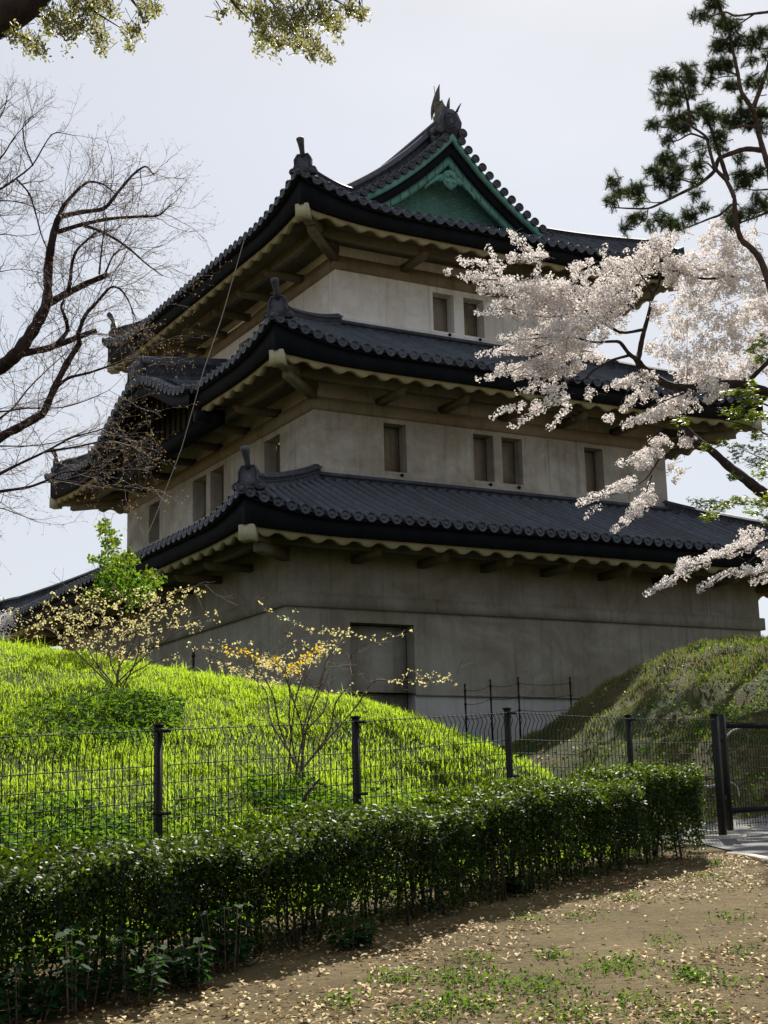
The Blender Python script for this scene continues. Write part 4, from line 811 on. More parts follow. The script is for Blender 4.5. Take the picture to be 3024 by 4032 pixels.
q2 = lambda *p: [(a*.2976, 603.4+b*.2976) for a, b in p]; q1 = lambda *p: [(a*.2976, 164.6+b*.2976) for a, b in p]
u_ = .0022
LB = [(q2((-300, 800), (0, 640), (115, 545), (200, 430), (270, 320), (340, 165))+q1((350, 1400), (370, 1240), (400, 1100), (430, 1010)), .078, .030),
      (q1((430, 1010), (460, 940), (570, 820), (650, 765), (760, 790), (830, 850)), .022, .006), (q1((430, 1020), (600, 985), (755, 960), (850, 850), (960, 720), (1055, 655), (1120, 720)), .028, .006),
      (q1((420, 1130), (600, 1075), (800, 1035), (1000, 1020), (1150, 1010), (1240, 930)), .026, .006), (q1((610, 1085), (720, 1120), (850, 1190), (960, 1270), (1060, 1360), (1180, 1450)), .018, .005),
      (q1((350, 1650), (480, 1580), (640, 1500), (785, 1440)), .042, .026), (q1((490, 1560), (510, 1500), (520, 1380), (560, 1260), (700, 1130)), .024, .010), (q1((720, 1440), (735, 1280), (755, 1120), (770, 1000)), .010, .004), (q1((760, 1440), (830, 1290), (930, 1240)), .012, .005),
      (q2((115, 560), (200, 530), (350, 500), (540, 430), (700, 370)), .042, .026), (q2((420, 465), (490, 370), (470, 270), (445, 200), (465, 150)), .024, .012),
      (q2((-300, 1400), (0, 1150), (130, 1080), (270, 1000), (320, 960), (390, 800), (480, 620), (580, 460)), .050, .030), (q2((580, 470), (570, 390), (620, 260), (700, 170), (800, 60), (870, 70), (930, 150), (990, 300)), .024, .005),
      (q2((410, 780), (500, 715), (640, 680), (760, 640), (900, 590), (1050, 560)), .018, .004), (q2((-300, 1550), (0, 1410), (100, 1360), (330, 1250), (520, 1150), (700, 1100), (900, 1030)), .020, .004), (q2((330, 1250), (560, 1215), (830, 1155), (1050, 1140)), .014, .004),
      (q2((-300, 1600), (0, 1540), (200, 1510), (340, 1460), (470, 1400), (700, 1390), (1000, 1380)), .018, .004), (q2((-200, 1200), (0, 1010), (100, 930), (200, 800), (350, 650), (530, 490)), .014, .004), (q2((380, 1440), (520, 1470), (700, 1480), (900, 1500)), .009, .003),
      (q2((-200, 930), (0, 960), (200, 935), (450, 930), (650, 870), (800, 800)), .010, .003), (q2((-200, 1220), (0, 1210), (200, 1210), (420, 1180), (640, 1090)), .010, .003), (q2((-200, 1650), (0, 1660), (120, 1700), (250, 1750)), .007, .003)]
tb = at(-330, 1700, 14.0); gz = float(terr(tb[0], tb[1])); TRK = np.array([[tb[0]-.2, tb[1], gz-.2], [tb[0]-.1, tb[1], gz+1.2], at(-210, 1100, 14.0), at(-180, 900, 14.0), at(-150, 700, 14.1), at(-170, 450, 14.2)])
bare_tree('budding_tree', LB, 14.0, TRK, 'dark branched budding tree close on the left, its twigs tipped with brown buds', .16, .10, .52, 3, 2, .0023, .014)
LB2 = [(q1((-500, 1300), (-200, 900), (0, 820), (120, 740), (240, 640), (380, 420), (540, 430)), .022, .005), (q1((240, 650), (180, 500), (170, 350), (260, 270)), .012, .004), (q1((-300, 900), (0, 600), (100, 450), (240, 290)), .016, .004), (q1((-300, 700), (0, 300), (60, 120)), .014, .004),
       (q1((120, 745), (210, 850), (260, 1000), (300, 1150), (345, 1260)), .014, .008), (q1((-300, 1000), (0, 905), (200, 930), (330, 1000), (400, 900)), .012, .004), (q1((-300, 1250), (0, 1150), (130, 1160), (260, 1150)), .010, .003), (q1((-300, 1000), (0, 1010), (200, 1000)), .010, .003), (q1((-200, 500), (0, 240), (80, 160)), .010, .003), (q1((-300, 1500), (0, 1420), (150, 1400), (300, 1430)), .008, .003)]
tb = at(-520, 1700, 19.0); gz = float(terr(max(tb[0], -15), tb[1])); TRK2 = np.array([[tb[0], tb[1], gz-.3], [tb[0]+.1, tb[1], gz+2.5], at(-420, 900, 19.0), at(-330, 550, 19.1), at(-320, 250, 19.2)])
bare_tree('bare_tree', LB2, 19.0, TRK2, 'pale grey fine twigged bare tree high at the left edge behind the budding tree', .17, .14, .55, 11, 1, .0040, .018, .25, .15)

def cloud(ells, Y, cv, per, rs, dz=1.0, tmin=.0):
    """points inside ellipsoids given in picture units; per = points per square metre of outline"""
    C_ = []
    for (cx_, cy_, rx, ry) in ells:
        x, y = cv(cx_, cy_); y0 = Y+rng.normal(0, .25)*dz; c = at(x, y, y0); sx = rx*rs*K*y0/F; sz = ry*rs*K*y0/F; k = max(1, int(per*math.pi*sx*sz))
        q = unit(rng.normal(size=(k, 3)))*(rng.random((k, 1))**(1/2.4)); C_.append(c+q*np.array([sx, min(sx, sz)*1.2*dz, sz]))
    return C_
# pine
p4 = lambda a, b: (1220+a*.2728, b*.2728); s4 = .2728
pine_base = at(1790, 1500, 27.0); gz = float(terr(pine_base[0], pine_base[1])); pb = np.array([pine_base[0], pine_base[1], gz-.2])
pine = empty('pine_tree', pb, label='tall dark pine with crooked limbs rising above the cherry blossom', cat='tree'); tr = MB()
PL = [([(1900, 3200), (1700, 2500), (1560, 2080), (1470, 1960), (1400, 1900), (1360, 1780), (1345, 1640), (1340, 1560), (1280, 1430), (1190, 1330), (1140, 1160), (1115, 1080), (1000, 1000), (900, 950)], .072, .02), ([(1290, 1430), (1240, 1270), (1200, 1150), (1150, 1000), (1100, 930)], .05, .02),
      ([(1750, 1900), (1660, 1560), (1609, 1310), (1560, 1150), (1520, 1000), (1490, 870), (1400, 730), (1370, 580), (1340, 440), (1300, 250), (1230, 60), (1200, -80)], .070, .02), ([(1490, 860), (1550, 700), (1600, 560), (1650, 350)], .05, .03), ([(1570, 1190), (1440, 1180), (1330, 1210), (1220, 1260), (1180, 1360), (1060, 1460), (900, 1540), (780, 1600), (660, 1650), (500, 1650), (360, 1640)], .06, .012), ([(1180, 1340), (1120, 1290), (1000, 1330), (900, 1390)], .02, .008),
      ([(1320, 1620), (1230, 1700), (1150, 1730), (1000, 1790), (880, 1830)], .03, .012), ([(1700, 80), (1609, 95), (1480, 110), (1350, 125), (1270, 95), (1160, 125), (1080, 120)], .035, .008), ([(1500, 110), (1400, 180), (1330, 230)], .02, .008), ([(1120, 1100), (1000, 1060), (900, 1110), (830, 1120)], .025, .008), ([(1120, 1170), (1020, 1200), (940, 1230)], .012, .006), ([(1000, 1000), (970, 800), (930, 660), (860, 600)], .035, .012), ([(970, 800), (1010, 700)], .02, .01), ([(900, 960), (800, 1010), (700, 990)], .02, .008),
      ([(1360, 590), (1200, 540), (1130, 550)], .02, .006), ([(1370, 600), (1240, 610), (1130, 650)], .014, .006), ([(1400, 720), (1320, 680)], .014, .006), ([(1609, 1500), (1490, 1505), (1380, 1480)], .02, .006), ([(1700, 1640), (1560, 1700), (1400, 1760), (1340, 1800)], .03, .012), ([(1520, 1000), (1400, 1000), (1290, 1030)], .03, .012), ([(780, 1600), (680, 1600), (600, 1500)], .014, .006), ([(660, 1650), (640, 1740), (520, 1800)], .012, .005), ([(430, 1640), (400, 1540), (390, 1450)], .012, .005), ([(1600, 750), (1480, 770)], .012, .006), ([(1050, 1460), (880, 1400), (800, 1290)], .02, .008)]
for i, (ps, a, b) in enumerate(PL):
    P = smooth(limb3([p4(*q) for q in ps], 27.0, .35, 0, 40+i), 4); tr.tube(P, np.linspace(a, b, len(P))*(1+.07*np.sin(np.arange(len(P))*2.3)), 8)
tr.build('trunk', M['barkp'], pine, -pb, True)
PE = [(1200, 30, 110, 60), (1080, 120, 90, 50), (1240, 170, 90, 70), (1330, 200, 80, 60), (1230, 360, 100, 80), (1360, 330, 80, 70), (1200, 520, 100, 70), (1300, 520, 70, 60), (1130, 650, 60, 45), (1320, 670, 70, 60), (1500, 320, 80, 90), (1570, 260, 60, 60), (1480, 480, 60, 40), (1590, 420, 40, 60), (1480, 650, 70, 50), (1570, 640, 50, 50), (1390, 790, 40, 40),
      (780, 610, 110, 70), (960, 570, 100, 70), (1000, 650, 60, 60), (740, 740, 50, 40), (880, 760, 100, 70), (1010, 740, 50, 40), (760, 820, 40, 40), (860, 820, 60, 40), (1080, 870, 90, 60), (1150, 930, 80, 70), (950, 940, 130, 70), (700, 985, 80, 40), (840, 950, 60, 60), (920, 1010, 90, 40), (830, 1110, 60, 50), (1290, 950, 100, 70), (1400, 900, 80, 70), (1520, 900, 80, 60), (1440, 980, 120, 50), (1220, 1100, 80, 80), (1230, 1170, 50, 50), (1590, 900, 30, 80), (1580, 1020, 40, 50),
      (800, 1280, 110, 80), (700, 1370, 80, 50), (880, 1370, 90, 70), (760, 1440, 70, 60), (850, 1490, 70, 50), (1050, 1330, 60, 70), (1050, 1420, 50, 40), (940, 1220, 40, 40), (1080, 1210, 50, 30), (1050, 1150, 40, 30), (1380, 1250, 50, 50), (390, 1440, 60, 60), (440, 1530, 100, 50), (370, 1590, 60, 50), (560, 1500, 90, 60), (590, 1590, 60, 40), (510, 1740, 60, 40), (470, 1810, 50, 40), (590, 1710, 60, 50),
      (750, 1720, 60, 50), (820, 1760, 90, 50), (980, 1700, 90, 60), (1110, 1640, 50, 40), (920, 1790, 60, 30), (680, 1770, 40, 40), (1030, 1540, 50, 40), (1400, 1390, 90, 60), (1530, 1370, 70, 60), (1450, 1450, 60, 40), (1380, 1480, 50, 30), (1540, 1570, 80, 60), (1590, 1640, 40, 60), (1380, 1690, 80, 60), (1290, 1680, 60, 40), (1320, 1760, 60, 60), (1490, 1680, 60, 50), (1750, 200, 120, 90), (1780, 500, 130, 100), (1760, 900, 120, 80), (1800, 1300, 140, 90), (1750, 1600, 110, 80)]
sh = np.concatenate(cloud([(a, b, c*1.0, d*.85) for a, b, c, d in PE], 27.0, p4, 470, s4, 1.7)); nsh = len(sh); kn = 64
O = rdir(nsh); axis = unit(O+np.array([-.25, 0, .55])); nd = unit(axis[:, None]*.75+rng.normal(size=(nsh, kn, 3))*.52).reshape(-1, 3)
ln = rng.uniform(.085, .155, nsh*kn); st = sh.repeat(kn, 0)+axis.repeat(kn, 0)*rng.uniform(-.17, .06, (nsh*kn, 1)); lf = MB(); leaves(lf, st+nd*ln[:, None]*.5, nd, rdir(nsh*kn), ln, np.full(nsh*kn, .0056), 3)
tw = MB()
for p, a in zip(sh, axis): tw.tube([p-a*.14, p-a*.02, p+a*.05], [.007, .006, .003], 4, False)
build_multi('crown', [(lf, M['pine']), (tw, M['barkp'])], pine, -pb)

# cherry
c5_ = lambda a, b: (932.6+a*.4378, 466.3+b*.4378); s5 = .4378; c6_ = lambda a, b: (1220+a*.2728, 713+b*.2728); s6 = .2728
CY = 29.0; cb_ = at(1830, 1440, CY); gz = float(terr(cb_[0], cb_[1])); cbp = np.array([cb_[0], cb_[1], gz-.2]); cherry = empty('cherry_tree', cbp, label='cherry tree in full pale pink blossom reaching over the turret roofs', cat='tree'); tr = MB()
CL = [([c6_(*q) for q in ((2200, 2600), (2050, 1900), (1800, 1520), (1609, 1320), (1540, 1270), (1430, 1180), (1300, 1080), (1180, 970), (1060, 880), (980, 800), (900, 700))], .16, .05), ([c6_(*q) for q in ((1950, 1800), (1850, 1000), (1700, 560), (1430, 440), (1250, 430), (1100, 450), (950, 460), (830, 440), (720, 380), (600, 280), (565, 215))], .11, .075), ([c6_(*q) for q in ((575, 235), (590, 190), (610, 80), (630, 0))]+[c5_(1075, 470), c5_(1090, 390), c5_(1120, 340), c5_(1130, 250), c5_(1120, 160)], .062, .02),
      ([c5_(1090, 390), c5_(1060, 330), c5_(1000, 250)], .028, .012), ([c6_(*q) for q in ((570, 230), (510, 190), (440, 100), (380, 90), (220, 95))]+[c5_(700, 600), c5_(560, 600)], .05, .012), ([c6_(*q) for q in ((510, 200), (370, 240), (240, 310), (150, 390))]+[c5_(660, 820), c5_(620, 900), c5_(600, 1010)], .032, .008), ([c6_(*q) for q in ((1430, 440), (1530, 330), (1620, 240), (1720, 100))], .05, .04), ([c5_(1050, 560), c5_(930, 575), c5_(800, 500), c5_(600, 420), c5_(420, 350), c5_(240, 300)], .035, .006), ([c5_(930, 575), c5_(760, 480), c5_(560, 500), c5_(300, 440)], .02, .005), ([c5_(700, 600), c5_(500, 660), c5_(300, 780)], .014, .004), ([c5_(560, 600), c5_(400, 620), c5_(250, 685)], .012, .004), ([c5_(600, 400), c5_(520, 250), c5_(430, 120)], .016, .005),
      ([c5_(620, 900), c5_(500, 900), c5_(310, 980)], .010, .004), ([c6_(900, 700), c6_(750, 800), c6_(560, 980), c6_(420, 1060)], .022, .005), ([c6_(760, 1000), c6_(640, 1180), c6_(450, 1280), c6_(130, 1370)], .018, .004), ([c6_(690, 1150), c6_(600, 1380), c6_(430, 1540)], .014, .004), ([c6_(1900, 1500), c6_(1609, 1660), c6_(1200, 1810), c6_(950, 1900), c6_(680, 2080)], .03, .004), ([c6_(1609, 1700), c6_(1400, 1880), c6_(1080, 2060)], .012, .004), ([c6_(1000, 480), c6_(700, 600), c6_(480, 740)], .016, .005), ([c6_(720, 390), c6_(520, 470), c6_(420, 620)], .014, .005), ([c5_(1260, 900), c5_(1260, 500)], .006, .004), ([c5_(1130, 250), c5_(1340, 310), c5_(1480, 300), c5_(1700, 330)], .03, .02)]
for i, (ps, a, b) in enumerate(CL):
    P = smooth(limb3(ps, CY, .25, 0, 80+i), 4); tr.tube(P, np.linspace(a, b, len(P))*(1+.06*np.sin(np.arange(len(P))*2.1)), 8)
tr.build('trunk', M['bark'], cherry, -cbp, True)
SPL = []
def spray(ps, w0, w1, cv, s, n=None):
    SPL.append([cv(*q) for q in ps])                                  # tapered blossom spray along a polyline, thin at its tip
    o = []; ps = np.array([cv(*q) for q in ps]); seg = np.linalg.norm(np.diff(ps, axis=0), axis=1); L_ = seg.sum(); k = max(2, int(L_/(7*s/.4378)))
    for q in np.linspace(0, 1, k):
        d = q*L_; c = np.concatenate([[0], np.cumsum(seg)]); p = (np.interp(d, c, ps[:, 0]), np.interp(d, c, ps[:, 1])); w_ = (w0+(w1-w0)*q)*rng.uniform(.6, 1.15); o.append((p[0]+rng.normal(0, .25)*w_*s, p[1]+rng.normal(0, .25)*w_*s, w_*s, w_*s*.8))
    return o
idt = lambda a, b: (a, b)
SP = []
for ps, a, b in ([((130, 215), (330, 260)), 18, 26], [((150, 290), (420, 330)), 26, 40], [((285, 150), (320, 230)), 12, 20], [((385, 70), (480, 180)), 14, 28], [((380, 215), (560, 190)), 22, 30], [((550, 155), (520, 260)), 16, 24], [((240, 370), (620, 350)), 26, 48], [((300, 430), (700, 440)), 28, 45], [((220, 480), (500, 490)), 14, 24], [((330, 600), (600, 570)), 16, 46], [((230, 685), (520, 640)), 12, 46], [((240, 805), (600, 700)), 14, 50], [((400, 800), (600, 760)), 20, 30], [((500, 830), (740, 740)), 18, 30], [((440, 870), (660, 840)), 16, 24], [((295, 985), (440, 925)), 12, 22], [((405, 1035), (560, 930)), 12, 40], [((580, 1050), (660, 940)), 12, 22], [((1160, 240), (1500, 300)), 30, 40]): SP += spray(ps, a, b, c5_, s5)
for ps, a, b in ([((430, 1065), (700, 960)), 24, 60], [((470, 760), (800, 620)), 26, 64], [((110, 1370), (530, 1200)), 16, 50], [((390, 1590), (640, 1330)), 20, 66], [((440, 640), (560, 520)), 20, 40], [((650, 2090), (1000, 1850)), 16, 54], [((1060, 2060), (1240, 1950)), 14, 32], [((1050, 1830), (1450, 1700)), 26, 60], [((1250, 1930), (1620, 1880)), 26, 40], [((1490, 1990), (1620, 1960)), 24, 26], [((340, 450), (560, 380)), 26, 40]): SP += spray(ps, a, b, c6_, s6)
EL = [(75, 280, 22, 20), (600, 890, 50, 45), (655, 905, 22, 30), (560, 400, 170, 110), (760, 420, 170, 130), (720, 560, 180, 110), (920, 330, 150, 120), (900, 480, 120, 100), (640, 650, 140, 80), (800, 690, 70, 40), (1120, 160, 110, 80), (1000, 230, 110, 80), (1180, 250, 110, 60), (1340, 330, 150, 100), (1280, 450, 130, 90), (1480, 330, 120, 110), (1600, 340, 80, 100), (1440, 530, 120, 90), (1230, 560, 100, 60), (1180, 680, 90, 60), (1280, 740, 110, 60), (1420, 700, 120, 80), (1370, 860, 110, 60), (1230, 930, 110, 60), (1500, 600, 80, 80), (1400, 60, 60, 50), (1480, 100, 60, 45), (1230, 80, 55, 35), (1590, 200, 50, 45), (850, 170, 30, 22), (880, 240, 60, 30), (750, 260, 80, 45), (1060, 870, 60, 50), (960, 830, 80, 22), (780, 880, 40, 25), (870, 1005, 20, 22), (1700, 500, 90, 130), (1720, 760, 90, 90), (150, 250, 18, 15), (1310, 800, 120, 60), (640, 470, 140, 90), (1650, 430, 80, 100), (1560, 480, 90, 70), (1340, 640, 100, 55), (1600, 650, 80, 80), (1120, 480, 50, 70), (1090, 640, 50, 36), (1060, 790, 60, 26), (1220, 300, 120, 60), (1320, 200, 90, 50), (1450, 220, 90, 60), (1560, 760, 80, 60), (1480, 820, 80, 50), (1480, 170, 90, 55), (1380, 120, 80, 50), (1620, 270, 60, 60), (1560, 100, 60, 40)]
EL6 = [(170, 1475, 20, 20), (260, 1390, 22, 30), (225, 1425, 15, 22), (620, 1080, 70, 70), (860, 1090, 80, 40), (870, 1190, 60, 28), (920, 1120, 30, 50), (760, 880, 100, 60), (950, 880, 80, 70), (340, 710, 32, 40), (1480, 1620, 120, 60), (1580, 1780, 60, 60), (1090, 1850, 50, 35), (960, 1960, 25, 25), (660, 1300, 50, 90)]
raw = SP+[(*c5_(a, b), c*s5, d*s5) for a, b, c, d in EL]+[(*c6_(a, b), c*s6, d*s6) for a, b, c, d in EL6]
cl_ = np.concatenate(cloud(raw, CY, idt, 145, 1.0, 1.7)); kf = 15
fl = cl_.repeat(kf, 0)+unit(rng.normal(size=(len(cl_)*kf, 3)))*rng.uniform(.045, .085, (len(cl_)*kf, 1)); fn = unit(fl-cl_.repeat(kf, 0)+rng.normal(0, .02, fl.shape)); n = len(fl)
a_ = unit(np.cross(fn, rdir(n))); b_ = np.cross(fn, a_); r_ = rng.uniform(.019, .029, n)[:, None]; V = [fl-fn*r_*.35]
for k in range(10):
    th = k*math.pi/5; rr = r_*(1.0 if k % 2 == 0 else .62); V.append(fl+fn*r_*(.25 if k % 2 == 0 else .12)+rr*(a_*math.cos(th)+b_*math.sin(th)))
V = np.stack(V, 1).reshape(-1, 3); i = np.arange(n)[:, None]*11; mb = MB(); mb.add(V, [np.concatenate([i+np.array([[0, 1+(2*k-1) % 10, 1+2*k, 1+(2*k+1) % 10]]) for k in range(5)])])
tw = MB()
for i, ps in enumerate(SPL): P = smooth(limb3(ps, CY, .2, 0, 300+i), 5); P[1:-1] += rng.normal(0, .03, P[1:-1].shape); tw.tube(P, np.linspace(.005, .016, len(P)), 5)
for p in cl_[::4]:
    d = unit(np.array([.6, 0, .1])+rng.normal(0, .5, 3)); tw.tube([p, p+d*.12, p+d*.26+np.array([0, 0, -.02])], [.003, .004, .006], 3, False)
build_multi('blossom', [(mb, M['petal']), (tw, M['bark'])], cherry, -cbp)
# white blossom far left
wb = at(-60, 1500, 30); wz = np.array([wb[0], wb[1], float(terr(wb[0], wb[1]))]); wt = empty('blossom_shrub', wz, label='small white blossoming shrub at the left picture edge under the low eave', cat='shrub')
cw = np.concatenate(cloud([(10, 1345, 22, 22), (18, 1330, 14, 12), (-30, 1350, 40, 35), (5, 1380, 14, 16), (-50, 1400, 40, 30)], 29, idt, 260, 1.0)); k = 8; fl = cw.repeat(k, 0)+rng.normal(0, .04, (len(cw)*k, 3)); mb = MB(); nn = rdir(len(fl)); leaves(mb, fl, np.cross(nn, rdir(len(fl))), nn, .04, .035, 6, .3); m2 = mb; mb = MB()
for p in cw[::4]: s = np.linspace(0, 1, 5)[:, None]; mb.tube(wz*(1-s)+p*s+np.array([0, 0, .25])*np.sin(math.pi*s), [.02, .015, .01, .006, .003], 4, False)
build_multi('crown', [(m2, M['petal']), (mb, M['twig'])], wt, -wz)

# maple at the right edge
MY = 20.0; mp_ = at(1900, 1550, MY); mbp = np.array([mp_[0], mp_[1], float(terr(mp_[0], mp_[1]))-.1]); maple = empty('maple_tree', mbp, label='young green maple spreading flat layered leaf sprays at the right edge below the blossom', cat='tree'); tr = MB()
ME = [(1400, 500, 190, 34), (1500, 570, 140, 32), (1330, 650, 130, 34), (1500, 680, 120, 34), (930, 720, 60, 26), (1400, 750, 120, 34), (1250, 900, 60, 40), (1520, 840, 100, 36), (1400, 930, 110, 30), (1560, 960, 60, 50), (1500, 1050, 100, 40), (1350, 1160, 70, 30), (1100, 920, 60, 32), (1560, 1130, 60, 70), (1170, 1380, 170, 34), (1400, 1360, 190, 34), (1550, 1370, 80, 44), (1150, 1480, 70, 40), (1500, 1440, 100, 34), (1550, 230, 60, 50), (1480, 150, 70, 50), (1570, 100, 50, 80), (1040, 1350, 70, 20), (1200, 1410, 90, 40), (1700, 700, 140, 60), (1750, 1000, 150, 60), (1720, 1300, 140, 60), (1480, 420, 60, 30), (1350, 1000, 60, 24), (1600, 1500, 70, 40)]
mc = np.concatenate(cloud([(*c6_(a, b), c*s6, d*s6) for a, b, c, d in ME], MY, idt, 900, 1.0, 2.0)); k = 3; C_ = mc.repeat(k, 0)+rng.normal(0, .025, (len(mc)*k, 3)); nn = unit(rdir(len(C_))*.5+np.array([0, 0, 1.0])); mb = MB()
D = unit(np.cross(nn, rdir(len(C_)))); B = np.cross(nn, D); 
for an in (-.9, 0, .9):                                                # three pointed lobes a leaf
    dd = D*math.cos(an)+B*math.sin(an); ln = rng.uniform(.045, .07, len(C_))*(1.0 if an == 0 else .85); leaves(mb, C_+dd*ln[:, None]*.45, dd, nn, ln, ln*.36, 4, .1)
mb.build('leaves', M['maple'], maple, -mbp)
for i, ps in enumerate([[c6_(2500, 3100), c6_(2200, 2200), c6_(2050, 1500), c6_(1950, 900), c6_(1900, 300)], [c6_(2050, 1450), c6_(1700, 1400), c6_(1400, 1375), c6_(1050, 1350)], [c6_(1980, 1000), c6_(1750, 900), c6_(1450, 760), c6_(1200, 700)], [c6_(1950, 800), c6_(1700, 640), c6_(1450, 540), c6_(1250, 520)], [c6_(1900, 400), c6_(1700, 280), c6_(1500, 180)], [c6_(2000, 1200), c6_(1700, 1080), c6_(1400, 940)]]):
    P = smooth(limb3(ps, MY, .2, 0, 120+i), 4); tr.tube(P, np.linspace(.09 if i == 0 else .022, .03 if i == 0 else .004, len(P)), 7)
tr.build('trunk', M['bark'], maple, -mbp, True)

# overhanging evergreen at the top left, close to the camera
OY = 8.5; ov = np.array([-4.6, 8.6, float(base_z(-4.6, 8.6))-.1]); over = empty('overhanging_tree', ov, label='large tree whose thick dark bough and leafy twigs hang in at the top left corner', cat='tree'); tr = MB()
o3 = lambda a, b: (a*.496, b*.496)
P = smooth(np.array([ov, ov+[.1, 0, 1.8], ov+[.3, .1, 3.4], at(-330, 240, 8.6), at(-160, 110, 8.5), at(-40, 55, 8.5), at(25, 28, 8.5), at(75, -8, 8.5), at(130, -80, 8.5), at(240, -200, 8.5)]), 4); tr.tube(P, np.interp(np.arange(len(P)), [0, 12, 20, 26, len(P)-1], [.26, .20, .125, .10, .06]), 12)
OB = [[(75, -5), (160, -40), (260, -30), (340, -10)], [(150, -100), (400, -120), (520, -60), (600, 20), (640, 80)], [(520, -60), (500, 0), (560, 60)], [(600, -40), (700, -10), (760, 20)], [(15, 60), (40, 75), (70, 90)], [(160, -40), (200, 20), (260, 60)], [(260, -30), (300, 20), (310, 50)], [(60, 30), (100, 40), (120, 60)]]
for i, ps in enumerate(OB): P = smooth(limb3(ps, OY, .15, 0, 150+i), 4); tr.tube(P, np.linspace(.012, .003, len(P)), 5)
tr.build('trunk', M['bark'], over, -ov, True)
OE = [(60, 150, 45, 35), (130, 190, 70, 45), (180, 220, 35, 35), (240, 80, 70, 55), (290, 150, 55, 35), (370, 60, 70, 65), (430, 40, 60, 50), (480, 40, 55, 38), (430, 160, 55, 50), (440, 205, 35, 28), (580, 140, 60, 38), (570, 200, 35, 18), (640, 60, 50, 45), (680, 30, 45, 30), (330, 110, 55, 55), (220, 120, 45, 45), (290, 215, 18, 12), (960, 60, 40, 22), (1050, 30, 70, 38), (1130, 70, 65, 55), (1150, 140, 60, 45), (1130, 195, 40, 40), (1200, 60, 65, 60), (1190, 235, 22, 18), (1260, 120, 75, 75), (1330, 60, 85, 65), (1330, 170, 75, 45), (1420, 60, 75, 55), (1450, 110, 65, 35), (1530, 50, 65, 48), (1590, 65, 30, 35), (1370, 225, 60, 35), (1430, 250, 25, 24), (1470, 170, 28, 12), (1220, 180, 55, 38), (1290, 200, 45, 28), (300, -80, 200, 70), (600, -70, 160, 60), (1300, -90, 320, 80), (900, -120, 200, 60)]
oc_ = np.concatenate(cloud([(*o3(a, b), c*.496, d*.496) for a, b, c, d in OE], OY, idt, 2300, 1.0, 1.6)); k = 6; C_ = oc_.repeat(k, 0)+rng.normal(0, .016, (len(oc_)*k, 3)); nn = unit(rdir(len(C_))+np.array([0, 0, .4])); mb = MB()
leaves(mb, C_, unit(np.cross(nn, rdir(len(C_)))+np.array([0, 0, -.4])), nn, rng.uniform(.018, .036, len(C_)), rng.uniform(.010, .017, len(C_)), 6, .3); tw = MB()
for p in oc_[::2]: d = unit(np.array([-.2, 0, .9])+rng.normal(0, .5, 3)); tw.tube([p, p+d*.05, p+d*.11], [.0012, .0018, .0026], 3, False)
build_multi('crown', [(mb, M['camphor']), (tw, M['bark'])], over, -ov)

# flowering shrubs on the grass mound
def shrub(name, bx, by, Y, stems, ells, label, mats, per, dens=1.0):
    b = at(bx, by, Y); z = float(terr(b[0], b[1])); base = np.array([b[0], b[1], z-.05]); root = empty(name, base, label=label, cat='shrub'); st = MB(); tips = []
    for i, ps in enumerate(stems):
        P = smooth(np.vstack([base+rng.normal(0, .06, 3)*[1, 1, 0], limb3(ps, Y, .5, 0, 200+i+bx)]), 4); st.tube(P, np.linspace(.010, .003, len(P)), 6)
        for q in range(3, len(P), 2): grow(st, P[q], unit(unit(P[min(q+1, len(P)-1)]-P[q-1])+rng.normal(0, .7, 3)), rng.uniform(.15, .4), .004, 1, tips, .6, 4, .1, (2, 4), 4)
    st.build('stems', M['twig'], root, -base)
    for mname, el, pr, sz in mats:
        c = np.concatenate(cloud(el, Y, idt, pr, 1.0, 2.2)); kk = 4; C_ = c.repeat(kk, 0)+rng.normal(0, sz*.6, (len(c)*kk, 3)); nn = rdir(len(C_)); mb = MB(); leaves(mb, C_, np.cross(nn, rdir(len(C_))), nn, rng.uniform(.7, 1.4, len(C_))*sz, rng.uniform(.5, .9, len(C_))*sz, 6, .3); mb.build('blossom' if mname == 'yellow' else 'leaves', M[mname], root, -base)
    return root
v4 = lambda *p: [(a*.4299, 1097+b*.4299) for a, b in p]; v8 = lambda *p: [(329.2+a*.4299, 1261.8+b*.4299) for a, b in p]
def line_ells(pts, w0, w1, n): 
    pts = np.array(pts); s = np.concatenate([[0], np.cumsum(np.linalg.norm(np.diff(pts, axis=0), axis=1))]); q = np.linspace(0, s[-1], n)
    return [(np.interp(a, s, pts[:, 0])+rng.normal(0, 2), np.interp(a, s, pts[:, 1])+rng.normal(0, 2), w0+(w1-w0)*a/s[-1], (w0+(w1-w0)*a/s[-1])*.7) for a in q]
st1 = [v4((420, 760), (360, 700), (260, 620), (60, 530)), v4((470, 760), (420, 650), (300, 520), (180, 470)), v4((560, 790), (540, 650), (500, 500), (330, 410)), v4((600, 780), (620, 600), (640, 480), (560, 400)), v4((690, 750), (710, 600), (780, 480), (950, 400), (1050, 385)), v4((650, 820), (780, 700), (900, 620), (1110, 530)), v4((590, 820), (660, 700), (700, 560), (720, 430)), v4((640, 850), (760, 780), (900, 735)), v4((500, 820), (480, 700), (420, 560), (420, 470))]
e1 = []
for a, b, c, d in ((150, 600, 110, 60), (280, 520, 110, 90), (330, 640, 110, 70), (430, 560, 120, 100), (520, 470, 100, 70), (560, 640, 120, 80), (640, 540, 120, 90), (720, 620, 110, 90), (780, 500, 110, 80), (860, 450, 100, 60), (880, 560, 80, 70), (980, 420, 70, 30), (960, 600, 60, 40), (1080, 540, 45, 30), (600, 730, 120, 50), (450, 690, 90, 60), (720, 720, 80, 40), (850, 750, 60, 20), (60, 520, 50, 22), (400, 450, 60, 50), (700, 430, 80, 40)): x, y = v4((a, b))[0]; e1.append((x, y, c*.43, d*.43))
